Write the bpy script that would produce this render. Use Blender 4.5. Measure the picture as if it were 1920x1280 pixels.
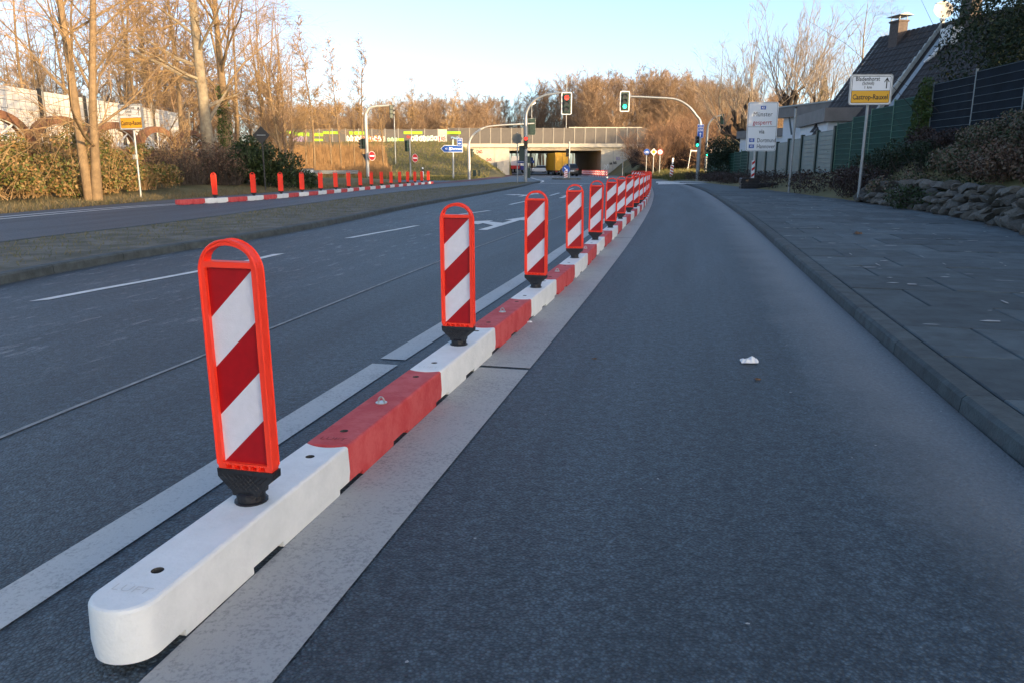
import bpy, bmesh, math, random
import numpy as np
from mathutils import Vector, Matrix, Euler
sc = bpy.context.scene
for o in list(bpy.data.objects): bpy.data.objects.remove(o)
rad = math.radians
# ---------------------------------------------------------------- camera
FPX, HC, HOR = 1440.0, 0.97, 310.0            # focal length in photo pixels, eye height, horizon row
PITCH = math.atan((640-HOR)/FPX)
cam = bpy.data.cameras.new('camera'); cam.lens = 36*FPX/1920; cam.clip_end = 3000; cam.clip_start = .05
camo = bpy.data.objects.new('camera', cam); sc.collection.objects.link(camo)
camo.location = (0, 0, HC); camo.rotation_euler = (math.pi/2-PITCH, 0, 0); sc.camera = camo
# ---------------------------------------------------------------- sky, sun, exposure
SUN_EL, SUN_AZ = rad(7.0), rad(138)           # azimuth clockwise from +Y (behind the camera, to the right)
w = bpy.data.worlds.new('World'); sc.world = w; w.use_nodes = True
nt = w.node_tree; nt.nodes.clear()
sky = nt.nodes.new('ShaderNodeTexSky'); sky.sky_type = 'NISHITA'; sky.sun_disc = False
sky.sun_elevation = SUN_EL; sky.sun_rotation = SUN_AZ; sky.air_density = .55; sky.dust_density = 1.6; sky.ozone_density = 0.9
bg = nt.nodes.new('ShaderNodeBackground'); bg.inputs[1].default_value = .15
wo = nt.nodes.new('ShaderNodeOutputWorld'); nt.links.new(sky.outputs[0], bg.inputs[0]); nt.links.new(bg.outputs[0], wo.inputs[0])
sl = bpy.data.lights.new('sun', 'SUN'); sl.energy = 2.3; sl.angle = rad(.5); sl.color = (1.0, .70, .37)
so = bpy.data.objects.new('sun', sl); sc.collection.objects.link(so)
tosun = Vector((math.sin(SUN_AZ)*math.cos(SUN_EL), math.cos(SUN_AZ)*math.cos(SUN_EL), math.sin(SUN_EL)))
so.rotation_euler = tosun.to_track_quat('Z', 'Y').to_euler()
vs = sc.view_settings; vs.view_transform = 'Standard'; vs.look = 'None'; vs.gamma = 1; vs.use_curve_mapping = False
vs.exposure = 1.78
# ---------------------------------------------------------------- helpers
C = sc.collection
SLOPE = .005
def gz(y): return -SLOPE*min(max(0., y-15), 135)
def ray(px, py):
    u = (px-960)/FPX; v = (py-640)/FPX
    return u, math.cos(PITCH)-v*math.sin(PITCH), -math.sin(PITCH)-v*math.cos(PITCH)
def G(px, py, dz=0.):                          # the point of the ground seen at a pixel
    u, dy, dzz = ray(px, py); Y = 5.
    for i in range(60):
        t = (gz(Y)+dz-HC)/dzz; Y = dy*t
    return u*t, Y
def AT(px, py, Y):                             # the point at a known distance seen at a pixel
    u, dy, dzz = ray(px, py); t = Y/dy
    return u*t, Y, HC+dzz*t
def curve(pts):
    """smooth x(y) through points (monotone in y)"""
    pts = sorted(pts, key=lambda p: p[1]); ys = np.array([p[1] for p in pts]); xs = np.array([p[0] for p in pts])
    m = np.gradient(xs, ys)
    def f(y):
        y = float(y)
        if y <= ys[0]: return xs[0]+m[0]*(y-ys[0])
        if y >= ys[-1]: return xs[-1]+m[-1]*(y-ys[-1])
        i = int(np.searchsorted(ys, y))-1; i = max(0, min(len(ys)-2, i)); h = ys[i+1]-ys[i]; t = (y-ys[i])/h
        return ((2*t**3-3*t**2+1)*xs[i]+(t**3-2*t**2+t)*h*m[i]+(-2*t**3+3*t**2)*xs[i+1]+(t**3-t**2)*h*m[i+1])
    return f
def tag(o, label=None, cat=None, group=None, kind=None):
    if label: o['label'] = label
    if cat: o['category'] = cat
    if group: o['group'] = group
    if kind: o['kind'] = kind
    return o
def empty(name, loc, rz=0, label=None, cat=None, group=None):
    o = bpy.data.objects.new(name, None); C.objects.link(o); o.location = loc; o.rotation_euler = (0, 0, rz); o.empty_display_size = .1
    return tag(o, label, cat, group)
def link(name, me, parent=None, loc=None, rz=0):
    o = bpy.data.objects.new(name, me); C.objects.link(o)
    if parent: o.parent = parent
    if loc: o.location = loc
    if rz: o.rotation_euler = (0, 0, rz)
    return o
def copy_tree(o, parent=None):
    c = o.copy(); C.objects.link(c); c.parent = parent
    for ch in o.children: copy_tree(ch, c)
    return c
# ---- materials
M = {}
def mat(name, col, rough=.6, metal=0., var=0., vscale=8., bump=0., bscale=60., emit=0., col2=None, spec=.5, objvar=0., coord='Object', thresh=None):
    m = bpy.data.materials.new(name); m.use_nodes = True; n = m.node_tree.nodes; l = m.node_tree.links
    b = n['Principled BSDF']; b.inputs['Roughness'].default_value = rough; b.inputs['Metallic'].default_value = metal
    b.inputs['Base Color'].default_value = (*col, 1); b.inputs['Specular IOR Level'].default_value = spec
    tc = n.new('ShaderNodeTexCoord'); last = None
    if var or col2:
        nz = n.new('ShaderNodeTexNoise'); nz.inputs['Scale'].default_value = vscale; nz.inputs['Detail'].default_value = 6; nz.inputs['Roughness'].default_value = .65
        l.new(tc.outputs[coord], nz.inputs['Vector'])
        r = n.new('ShaderNodeValToRGB'); lo, hi = thresh or (.3, .7); r.color_ramp.elements[0].position = lo; r.color_ramp.elements[1].position = hi
        c2 = col2 or tuple(min(1, c*(1+var)) for c in col); c1 = col if col2 else tuple(c*(1-var) for c in col)
        r.color_ramp.elements[0].color = (*c1, 1); r.color_ramp.elements[1].color = (*c2, 1)
        l.new(nz.outputs['Fac'], r.inputs[0]); last = r.outputs[0]
    if objvar:
        oi = n.new('ShaderNodeObjectInfo'); mr = n.new('ShaderNodeMapRange'); mr.inputs['To Min'].default_value = 1-objvar; mr.inputs['To Max'].default_value = 1+objvar
        l.new(oi.outputs['Random'], mr.inputs['Value'])
        mx = n.new('ShaderNodeVectorMath'); mx.operation = 'SCALE'; l.new(mr.outputs[0], mx.inputs['Scale'])
        if last: l.new(last, mx.inputs[0])
        else: mx.inputs[0].default_value = col
        last = mx.outputs[0]
    if last: l.new(last, b.inputs['Base Color'])
    if bump:
        n2 = n.new('ShaderNodeTexNoise'); n2.inputs['Scale'].default_value = bscale; n2.inputs['Detail'].default_value = 5; l.new(tc.outputs[coord], n2.inputs['Vector'])
        bp = n.new('ShaderNodeBump'); bp.inputs['Strength'].default_value = bump; bp.inputs['Distance'].default_value = .01
        l.new(n2.outputs['Fac'], bp.inputs['Height']); l.new(bp.outputs[0], b.inputs['Normal'])
    if emit: b.inputs['Emission Color'].default_value = (*col, 1); b.inputs['Emission Strength'].default_value = emit
    M[name] = m; return m
def asphalt(name, base, dust=True, coarse=1.):
    m = bpy.data.materials.new(name); m.use_nodes = True; n = m.node_tree.nodes; l = m.node_tree.links
    b = n['Principled BSDF']; tc = n.new('ShaderNodeTexCoord'); O = tc.outputs['Object']; U = tc.outputs['UV']
    def noise(scale, detail=4, vec=None, rough=.6):
        z = n.new('ShaderNodeTexNoise'); z.inputs['Scale'].default_value = scale; z.inputs['Detail'].default_value = detail; z.inputs['Roughness'].default_value = rough
        l.new(vec or O, z.inputs['Vector']); return z.outputs['Fac']
    def ramp(fac, a, b_, ca, cb):
        r = n.new('ShaderNodeValToRGB'); r.color_ramp.elements[0].position = a; r.color_ramp.elements[1].position = b_
        r.color_ramp.elements[0].color = (*ca, 1); r.color_ramp.elements[1].color = (*cb, 1); l.new(fac, r.inputs[0]); return r.outputs[0]
    def mix(fac, a, b_, typ='MIX'):
        x = n.new('ShaderNodeMix'); x.data_type = 'RGBA'; x.blend_type = typ; x.clamp_result = False
        for s, v in ((0, fac), (6, a), (7, b_)):
            if isinstance(v, (int, float)): x.inputs[s].default_value = v
            elif isinstance(v, tuple): x.inputs[s].default_value = (*v, 1)
            else: l.new(v, x.inputs[s])
        return x.outputs[2]
    vo = n.new('ShaderNodeTexVoronoi'); vo.inputs['Scale'].default_value = 130*coarse; l.new(O, vo.inputs['Vector'])
    stones = ramp(vo.outputs['Color'], .1, .95, tuple(c*.65 for c in base), tuple(c*1.5 for c in base))
    gaps = ramp(vo.outputs['Distance'], .25, .62, (1.05, 1.05, 1.05), (.45, .45, .47))
    col = mix(1., stones, gaps, 'MULTIPLY')
    col = mix(.75, col, ramp(noise(26*coarse, 5, rough=.75), .36, .66, (.34, .34, .36), (1.6, 1.6, 1.6)), 'MULTIPLY')
    mp = n.new('ShaderNodeMapping'); mp.inputs['Scale'].default_value = (1.5, .12, 1); l.new(U, mp.inputs[0])
    col = mix(.7, col, ramp(noise(1.6, 6, mp.outputs[0]), .32, .70, (.55, .56, .57), (1.55, 1.55, 1.55)), 'MULTIPLY')
    if dust:
        sx = n.new('ShaderNodeSeparateXYZ'); l.new(U, sx.inputs[0])
        nz = noise(2.2, 5); ad = n.new('ShaderNodeMath'); ad.operation = 'MULTIPLY_ADD'; l.new(nz, ad.inputs[0]); ad.inputs[1].default_value = -.9; l.new(sx.outputs[0], ad.inputs[2])
        f = ramp(ad.outputs[0], .0, .38, (.62,)*3, (0, 0, 0)); ad.inputs[1].default_value = -.4
        col = mix(f, col, mix(1., (.22, .23, .235), ramp(noise(60, 4, rough=.8), .3, .7, (.55, .55, .55), (1.2, 1.2, 1.2)), 'MULTIPLY'))
        # flecks of old paint left on the lanes beyond the divider
        mp2 = n.new('ShaderNodeMapping'); mp2.inputs['Scale'].default_value = (7, 1.6, 1); l.new(U, mp2.inputs[0])
        fl = ramp(noise(1.5, 8, mp2.outputs[0], .8), .555, .63, (0, 0, 0), (.5,)*3)
        band = ramp(sx.outputs[0], .43, .47, (0, 0, 0), (1, 1, 1)); bd = n.new('ShaderNodeMath'); bd.operation = 'DIVIDE'; l.new(sx.outputs[0], bd.inputs[0]); bd.inputs[1].default_value = 9.
        l.new(bd.outputs[0], band.node.inputs[0])
        col = mix(mix(1., fl, band, 'MULTIPLY'), col, (.34, .345, .345))
        col = mix(ramp(noise(2.6, 8, rough=.85), .66, .74, (0, 0, 0), (.4,)*3), col, (.3, .31, .31))
    l.new(col, b.inputs['Base Color']); b.inputs['Roughness'].default_value = .58; b.inputs['Specular IOR Level'].default_value = .6
    bp = n.new('ShaderNodeBump'); bp.inputs['Strength'].default_value = .7; bp.inputs['Distance'].default_value = .006
    iv = n.new('ShaderNodeMath'); iv.operation = 'MULTIPLY_ADD'; l.new(vo.outputs['Distance'], iv.inputs[0]); iv.inputs[1].default_value = -1.; l.new(noise(30*coarse, 4), iv.inputs[2])
    l.new(iv.outputs[0], bp.inputs['Height']); l.new(bp.outputs[0], b.inputs['Normal'])
    M[name] = m
asphalt('asphalt', (.058, .082, .098)); asphalt('asphalt_smooth', (.078, .098, .116), dust=False, coarse=1.6)
def paint(name, light, dark, wear):
    m = bpy.data.materials.new(name); m.use_nodes = True; n = m.node_tree.nodes; l = m.node_tree.links; b = n['Principled BSDF']; tc = n.new('ShaderNodeTexCoord'); fac = []
    for sc_, det in ((95, 3), (1.3, 6), (9, 6)):
        z = n.new('ShaderNodeTexNoise'); z.inputs['Scale'].default_value = sc_; z.inputs['Detail'].default_value = det; z.inputs['Roughness'].default_value = .7; l.new(tc.outputs['Object'], z.inputs['Vector']); fac.append(z.outputs['Fac'])
    a = n.new('ShaderNodeMath'); a.operation = 'MULTIPLY_ADD'; l.new(fac[1], a.inputs[0]); a.inputs[1].default_value = .5; l.new(fac[0], a.inputs[2])
    c = n.new('ShaderNodeMath'); c.operation = 'MULTIPLY_ADD'; l.new(fac[2], c.inputs[0]); c.inputs[1].default_value = .35; l.new(a.outputs[0], c.inputs[2])
    r = n.new('ShaderNodeValToRGB'); r.color_ramp.elements[0].position = wear; r.color_ramp.elements[1].position = wear+.22; r.color_ramp.elements[0].color = (*dark, 1); r.color_ramp.elements[1].color = (*light, 1); l.new(c.outputs[0], r.inputs[0]); l.new(r.outputs[0], b.inputs['Base Color'])
    b.inputs['Roughness'].default_value = .75; bp = n.new('ShaderNodeBump'); bp.inputs['Strength'].default_value = .5; bp.inputs['Distance'].default_value = .004; l.new(fac[0], bp.inputs['Height']); l.new(bp.outputs[0], b.inputs['Normal']); M[name] = m
paint('old_paint', (.48, .49, .48), (.30, .31, .31), .70); paint('wide_paint', (.39, .39, .38), (.25, .255, .255), .72)
mat('white_paint', (.60, .60, .58), .7, col2=(.78, .78, .76), vscale=7, bump=.3, bscale=120)
mat('seam', (.26, .265, .265), .8, var=.4, vscale=12)
mat('red_asphalt', (.16, .055, .05), .85, var=.25, vscale=5)
mat('kerbstone', (.058, .072, .076), .85, var=.4, vscale=9, bump=.5, bscale=80, objvar=.12)
mat('slab', (.066, .086, .095), .8, var=.38, vscale=5, bump=.35, bscale=120, objvar=.30)
mat('slab_joint', (.045, .045, .04), .95, col2=(.16, .15, .13), vscale=3)
mat('soil', (.075, .065, .045), .95, col2=(.13, .115, .075), vscale=2.2, bump=1., bscale=35)
mat('median_turf', (.075, .072, .050), .95, col2=(.20, .19, .165), vscale=2.6, bump=1., bscale=45, thresh=(.38, .75))
mat('grass_ground', (.085, .085, .028), .95, col2=(.22, .17, .07), vscale=.35, bump=1., bscale=20)
mat('concrete_white', (.70, .72, .71), .7, col2=(.84, .85, .84), vscale=9, bump=.25, bscale=90)
mat('concrete_red', (.52, .05, .052), .75, col2=(.60, .10, .10), vscale=10, bump=.25, bscale=90, thresh=(.4, .62))
mat('hole_shade', (.05, .05, .05), .9)  # near-black colour stands in for the shade inside the sockets
mat('beacon_orange', (.95, .045, .018), .45, col2=(1.0, .06, .028), vscale=25, spec=.4, bump=.05, bscale=200)
mat('beacon_panel_red', (.38, .004, .008), .32, var=.12, vscale=30)
mat('beacon_panel_white', (.68, .68, .74), .3, var=.05, vscale=40, bump=.15, bscale=260)
mat('black_rubber', (.012, .012, .015), .5, bump=.4, bscale=70)
mat('galv', (.32, .34, .35), .45, .6, var=.12, vscale=12)
mat('galv_light', (.50, .50, .48), .5, .3, var=.1, vscale=10)
mat('steel_eye', (.55, .55, .52), .4, .8, var=.2, vscale=40)
mat('signal_green', (.012, .035, .028), .45)
mat('signal_black', (.008, .009, .009), .5)
mat('sign_white', (.88, .89, .90), .4); mat('sign_yellow', (.85, .42, .008), .4); mat('sign_blue', (.008, .085, .42), .4)
mat('sign_red', (.52, .012, .015), .4); mat('sign_black', (.012, .012, .012), .5); mat('sign_back', (.10, .11, .11), .5, .3, var=.15)
mat('sign_back_dark', (.03, .03, .03), .6); mat('sign_brown', (.30, .17, .09), .5); mat('sign_pink', (.75, .62, .62), .5); mat('sign_pale', (.62, .66, .70), .45)
mat('lit_red', (1., .02, .012), .5, emit=2.2); mat('lit_green', (.02, 1., .45), .5, emit=1.6); mat('lens_dark', (.02, .02, .018), .25)
mat('bark', (.15, .10, .055), .9, col2=(.29, .20, .11), vscale=6, bump=.8, bscale=30)
mat('bark_dark', (.045, .035, .028), .9, var=.4, vscale=6, bump=.8, bscale=30)
mat('bark_pale', (.34, .29, .20), .85, col2=(.16, .12, .08), vscale=3.5, bump=.5, bscale=25)
mat('twig', (.34, .22, .105), .9, objvar=.2); mat('twig_red', (.27, .155, .09), .9, objvar=.22); mat('twig_dark', (.07, .055, .045), .9, objvar=.2)
mat('twig_pale', (.29, .235, .185), .9, objvar=.15)
def leafmat(name, cols):
    m = bpy.data.materials.new(name); m.use_nodes = True; n = m.node_tree.nodes; l = m.node_tree.links; b = n['Principled BSDF']
    g = n.new('ShaderNodeNewGeometry'); r = n.new('ShaderNodeValToRGB'); r.color_ramp.interpolation = 'LINEAR'
    while len(r.color_ramp.elements) < len(cols): r.color_ramp.elements.new(.5)
    for i, c in enumerate(cols): r.color_ramp.elements[i].position = i/(len(cols)-1); r.color_ramp.elements[i].color = (*c, 1)
    l.new(g.outputs['Random Per Island'], r.inputs[0]); l.new(r.outputs[0], b.inputs['Base Color']); b.inputs['Roughness'].default_value = .6; b.inputs['Specular IOR Level'].default_value = .3
    M[name] = m
leafmat('leaf_bramble', [(.045, .07, .016), (.10, .12, .03), (.19, .15, .05), (.26, .14, .055), (.30, .20, .09), (.07, .10, .02)])
leafmat('leaf_dark', [(.018, .035, .012), (.03, .05, .015), (.045, .06, .025)])
leafmat('leaf_conifer', [(.012, .024, .012), (.022, .04, .018), (.03, .045, .02)])
leafmat('leaf_brown', [(.08, .05, .035), (.15, .085, .06), (.22, .14, .09), (.06, .07, .04)])
leafmat('leaf_hedge', [(.035, .022, .02), (.06, .035, .03), (.04, .03, .022)])
leafmat('leaf_ivy', [(.03, .06, .012), (.06, .10, .02), (.09, .12, .03)])
leafmat('leaf_yellow', [(.22, .17, .04), (.30, .22, .06), (.14, .14, .03)])
leafmat('leaf_mixed', [(.04, .065, .03), (.065, .09, .04), (.15, .09, .065), (.22, .16, .11), (.045, .07, .035)])
leafmat('reed', [(.28, .15, .065), (.36, .22, .10), (.22, .12, .05)])
leafmat('verge_mix', [(.10, .085, .035), (.16, .12, .06), (.20, .15, .08), (.07, .075, .025)])
leafmat('grass', [(.07, .09, .025), (.14, .13, .04), (.24, .19, .08)])
mat('stone', (.06, .057, .05), .9, col2=(.16, .14, .115), vscale=5, bump=.9, bscale=18, objvar=.35)
mat('roof_tile', (.045, .038, .036), .75, var=.35, vscale=2.5, bump=.3, bscale=30)
mat('render_white', (.72, .74, .76), .8, var=.05, vscale=2); mat('fascia', (.20, .18, .165), .7, var=.15, vscale=2)
mat('render_cream', (.55, .50, .42), .85, var=.08, vscale=2)
mat('chimney_brick', (.11, .085, .075), .85, var=.3, vscale=10); mat('lead', (.30, .33, .35), .5, var=.2, vscale=5); mat('verge', (.42, .43, .40), .7, var=.25, vscale=8)
mat('dish', (.62, .58, .50), .5); mat('glass_dark', (.02, .025, .03), .08)
mat('fence_green', (.012, .055, .04), .7, var=.25, vscale=3, spec=.15); mat('fence_dark', (.010, .015, .022), .8, var=.4, vscale=2.5, spec=.1); mat('fence_wire', (.05, .16, .10), .45); mat('fence_wire_grey', (.15, .18, .19), .45, .3)
mat('fence_post_green', (.008, .035, .028), .5); mat('fence_pale', (.17, .22, .21), .5, var=.15, vscale=2)
mat('brick', (.20, .085, .045), .9, col2=(.30, .15, .085), vscale=12, bump=.4, bscale=60, objvar=.15); mat('mortar', (.32, .27, .21), .95)
mat('wall_white', (.80, .78, .74), .8, var=.04, vscale=1.5); mat('white_metal', (.75, .75, .73), .5); mat('wire', (.25, .22, .18), .6, .3)
mat('concrete', (.42, .38, .31), .85, col2=(.30, .27, .22), vscale=.8, bump=.3, bscale=8); mat('concrete_light', (.52, .48, .40), .85, var=.12, vscale=1.2)
mat('concrete_grey', (.30, .30, .30), .85, var=.15, vscale=1)
mat('noise_panel', (.115, .105, .10), .75, var=.15, vscale=.7, objvar=.06); mat('noise_post', (.30, .28, .25), .6, .2); mat('lime', (.30, .60, .02), .6); mat('noise_cap', (.55, .5, .42), .6)
for k, c in dict(g_white=(.75, .75, .72), g_red=(.45, .06, .05), g_blue=(.25, .38, .55), g_purple=(.32, .25, .40), g_black=(.02, .02, .02), g_orange=(.6, .28, .06), g_teal=(.35, .55, .45)).items(): mat(k, c, .7)
mat('truck_yellow', (.72, .36, .015), .45, var=.08, vscale=1.5); mat('truck_dark', (.05, .05, .05), .7); mat('car_black', (.012, .012, .018), .18); mat('car_white', (.7, .7, .7), .3)
mat('truck_blue', (.03, .04, .22), .4); mat('truck_red', (.45, .02, .02), .4); mat('tail_red', (.4, .01, .01), .3); mat('tyre', (.015, .015, .015), .9)
mat('plastic_bag', (.72, .74, .76), .35); mat('leaf_litter', (.12, .07, .04), .9, var=.3, vscale=40); mat('pink_rag', (.7, .10, .14), .7)
# ---- mesh builder
class MB:
    def __init__(s): s.v = []; s.f = []; s.m = []
    def add(s, v, f, m=0):
        o = len(s.v); s.v += [tuple(p) for p in v]; s.f += [tuple(i+o for i in q) for q in f]; s.m += [m]*len(f); return s
    def box(s, c, d, m=0, rz=0, rx=0, ry=0):
        E_ = Euler((rx, ry, rz)).to_matrix() if (rz or rx or ry) else None; v = []
        for x in (-.5, .5):
            for y in (-.5, .5):
                for z in (-.5, .5):
                    p = Vector((x*d[0], y*d[1], z*d[2])); p = E_ @ p if E_ else p; v.append((p.x+c[0], p.y+c[1], p.z+c[2]))
        return s.add(v, [(0, 1, 3, 2), (4, 6, 7, 5), (0, 4, 5, 1), (2, 3, 7, 6), (0, 2, 6, 4), (1, 5, 7, 3)], m)
    def tube(s, pts, r, n=8, m=0, caps=True):
        pts = [Vector(p) for p in pts]; k = len(pts); r = r if hasattr(r, '__len__') else [r]*k
        v = []; prev = None
        for i, p in enumerate(pts):
            d = (pts[min(i+1, k-1)]-pts[max(i-1, 0)]).normalized()
            a = prev if prev is not None else (Vector((1, 0, 0)) if abs(d.x) < .9 else Vector((0, 1, 0)))
            a = (a-d*a.dot(d)).normalized(); b = d.cross(a); prev = a
            for j in range(n):
                t = 2*math.pi*j/n; v.append(p+(a*math.cos(t)+b*math.sin(t))*r[i])
        f = [(i*n+j, i*n+(j+1) % n, (i+1)*n+(j+1) % n, (i+1)*n+j) for i in range(k-1) for j in range(n)]
        if caps: f += [tuple(range(n-1, -1, -1)), tuple((k-1)*n+j for j in range(n))]
        return s.add(v, f, m)
    def xz(s, poly, y0, y1, m=0, mside=None):       # outline in x,z pushed from y0 (front) to y1
        n = len(poly); ms = m if mside is None else mside
        s.add([(x, y0, z) for x, z in poly], [tuple(range(n))], m)
        s.add([(x, y1, z) for x, z in poly], [tuple(range(n-1, -1, -1))], ms)
        return s.add([(x, y0, z) for x, z in poly]+[(x, y1, z) for x, z in poly], [(i, i+n, (i+1) % n+n, (i+1) % n) for i in range(n)], ms)
    def flat(s, poly, y, m=0): return s.add([(x, y, z) for x, z in poly], [tuple(range(len(poly)))], m)
    def mesh(s, name, mats, smooth=False):
        me = bpy.data.meshes.new(name); me.from_pydata(s.v, [], s.f); me.update()
        for q in mats: me.materials.append(M[q] if isinstance(q, str) else q)
        me.polygons.foreach_set('material_index', s.m)
        if smooth: me.polygons.foreach_set('use_smooth', [True]*len(s.f)); me.set_sharp_from_angle(angle=rad(40))
        return me
    def build(s, name, mats, parent=None, loc=None, rz=0, smooth=False):
        return link(name, s.mesh(name, mats if isinstance(mats, (list, tuple)) else [mats], smooth), parent, loc, rz)
def rrect(w_, h, r, cx=0, cz=0, n=4):
    p = []
    for sx, sz, a0 in ((1, 1, 0), (-1, 1, 90), (-1, -1, 180), (1, -1, 270)):
        for i in range(n+1):
            a = rad(a0+90*i/n); p.append((cx+sx*(w_/2-r)+r*math.cos(a), cz+sz*(h/2-r)+r*math.sin(a)))
    return p
def circ(r, cx=0, cz=0, n=20): return [(cx+r*math.cos(2*math.pi*i/n), cz+r*math.sin(2*math.pi*i/n)) for i in range(n)]
def holed(outer, holes, y0, y1):
    """plate in x,z with holes, thickness y0..y1 -> verts, faces"""
    bm = bmesh.new(); loops = [outer]+holes; rings = []
    for y in (y0, y1):
        rr = []; ed = []
        for lp in loops:
            vv = [bm.verts.new((x, y, z)) for x, z in lp]; ed += [bm.edges.new((vv[i], vv[(i+1) % len(vv)])) for i in range(len(vv))]; rr.append(vv)
        bmesh.ops.triangle_fill(bm, use_beauty=True, edges=ed, normal=(0, -1 if y == y0 else 1, 0)); rings.append(rr)
    for a, b in zip(*rings):
        for i in range(len(a)): bm.faces.new((a[i], a[(i+1) % len(a)], b[(i+1) % len(a)], b[i]))
    bmesh.ops.recalc_face_normals(bm, faces=bm.faces); bm.verts.index_update()
    v = [tuple(q.co) for q in bm.verts]; f = [tuple(q.index for q in fc.verts) for fc in bm.faces]; bm.free(); return v, f
_tc = {}
def text_vf(s, size, bold=.012):
    key = (s, bold)
    if key not in _tc:
        cu = bpy.data.curves.new('t', 'FONT'); cu.body = s; cu.size = 1; cu.align_x = 'CENTER'; cu.align_y = 'CENTER'; cu.offset = bold; cu.resolution_u = 2
        o = bpy.data.objects.new('t', cu); C.objects.link(o); dg = bpy.context.evaluated_depsgraph_get(); me = o.evaluated_get(dg).to_mesh()
        _tc[key] = ([tuple(q.co) for q in me.vertices], [tuple(p.vertices) for p in me.polygons])
        o.evaluated_get(dg).to_mesh_clear(); bpy.data.objects.remove(o); bpy.data.curves.remove(cu)
    v, f = _tc[key]; return [(x*size, y*size) for x, y, z in v], f
def text(mb, s, size, x, z, y, m=0, sx=1., bold=.012, al='c'):
    v, f = text_vf(s, size, bold)
    if not v: return
    if al == 'l': x -= min(p[0] for p in v)*sx
    mb.add([(x+a*sx, y, z+b) for a, b in v], f, m)
def ribbon(f, y0, y1, w_, off=0., dz=.004, step=.5, skew=0.):
    """painted strip that follows x = f(y) across the road"""
    n = max(1, int((y1-y0)/step)); mb = MB(); v = []
    for i in range(n+1):
        y = y0+(y1-y0)*i/n; dx = (f(y+.05)-f(y-.05))/.1; L = math.hypot(1, dx); nx, ny = 1/L, -dx/L
        for s_ in (-.5, .5):
            o = off+s_*w_; yy = y+ny*o+skew*s_*w_; v.append((f(y)+nx*o, yy, gz(yy)+dz))
    mb.add(v, [(2*i, 2*i+1, 2*i+3, 2*i+2) for i in range(n)]); return mb
def band(fl, fr, ys, dzl, dzr=None, cols=1, uvref=None, name='band', mat_='asphalt', parent=None):
    dzr = dzl if dzr is None else dzr; v = []; uv = []
    for y in ys:
        a, b = fl(y), fr(y)
        for j in range(cols+1):
            x = a+(b-a)*j/cols; v.append((x, y, gz(y)+dzl+(dzr-dzl)*j/cols)); uv.append(((uvref(y)-x) if uvref else x, y))
    n = cols+1; f = [(i*n+j, i*n+j+1, (i+1)*n+j+1, (i+1)*n+j) for i in range(len(ys)-1) for j in range(cols)]
    me = bpy.data.meshes.new(name); me.from_pydata(v, [], f); me.materials.append(M[mat_]); ul = me.uv_layers.new(name='UVMap')
    for lp in me.loops: ul.data[lp.index].uv = uv[lp.vertex_index]
    return link(name, me, parent)
# ---------------------------------------------------------------- lines of the place
Rk = curve([(.65, -12), (1.22, -4), (1.71, 2.5), (1.90, 3.41), (2.76, 7.32), (3.81, 12.03), (5.4, 19.6), (8.35, 34.5), (10.2, 46), (11.6, 56), (12.8, 70), (13.6, 95), (14.3, 125), (13.2, 158), (8, 230)])
Bk = curve([(4.0, -12), (4.9, 0), (5.65, 5), (6.59, 9.94), (7.5, 13), (8.1, 16), (8.65, 19.6), (9.6, 27), (10.6, 38), (11.8, 50), (12.7, 57)])
Mn = curve([(-4.4, -12), (-4.35, 3), (-4.25, 6.31), (-4.15, 7.32), (-3.39, 10.67), (-2.25, 19.6), (-.55, 32), (.55, 41), (1.35, 49.5), (1.75, 53)])
Mf = curve([(-7.2, -12), (-6.6, 5), (-6.21, 9.36), (-5.61, 12.36), (-5.15, 18), (-4.6, 26), (-3.2, 36), (-1.0, 46), (.6, 51.5), (1.75, 53)])
Le = curve([(-11.2, -12), (-10.5, 10), (-10.44, 15.8), (-10.35, 20), (-10.1, 23.5), (-9.3, 31), (-7.7, 40), (-6.2, 48), (-4.6, 60), (-3.4, 72), (-2.2, 90), (-1.5, 110), (-.9, 125), (-2.0, 158), (-9, 230)])
Wd = curve([(-1.8, -5), (-.46, 1.29), (.08, 3.60), (.56, 5.66), (2.08, 12.56), (4.4, 24.3), (6.3, 35), (7.75, 44), (8.6, 51), (8.9, 57)])
Bar = curve([(-2.0, -4), (-.785, 1.33), (-.672, 1.80), (-.245, 3.62), (.18, 5.38), (.58, 7.08), (.97, 8.93), (1.36, 10.65), (1.73, 12.39), (2.12, 14.1), (2.62, 16.36), (4.3, 24.8), (5.25, 30), (6.3, 36), (7.2, 42), (7.95, 48), (8.4, 54), (8.6, 60)])
Lrow = curve([(-8.55, 19.6), (-7.85, 21.5), (-7.0, 27), (-6.45, 34), (-5.8, 41), (-5.1, 48)])
def sm(t): t = min(1., max(0., t)); return t*t*(3-2*t)
def terrain(x, y):
    z = gz(y)-.06
    le = Le(y) if y < 230 else -9; rk = (Bk(y) if y < 57 else Rk(y)+.5) if y < 230 else 8
    if x < le: z += .06*sm((le-x)/.3)+.35*sm((le-.5-x)/6)*sm((70-y)/20)
    if x > rk: z += .13*sm((x-rk)/.2)+(1.3*sm((x-rk-.3)/3.0)*float(np.interp(y, [0, 20, 26, 32, 45, 58], [1.1, 1.1, .95, .55, .25, .1]))+.35*sm((x-rk-.5)/2.5)*sm((y-62)/10))
    e = 0
    if y > 88:
        side = (-.9-x)*.62 if x < 5 else (x-15.2)*.6
        if 126.4 < y < 156: side = 9 if (x < -.6 or x > 14.7) else 0
        elif y >= 156: side = (-8-x)*.6 if x < 3 else (x-16)*.6
        e = max(0, min((y-90)/32*4.95, side, 4.95, (185-y)/28*4.95 if y > 157 else 9))
    return z+e
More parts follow.
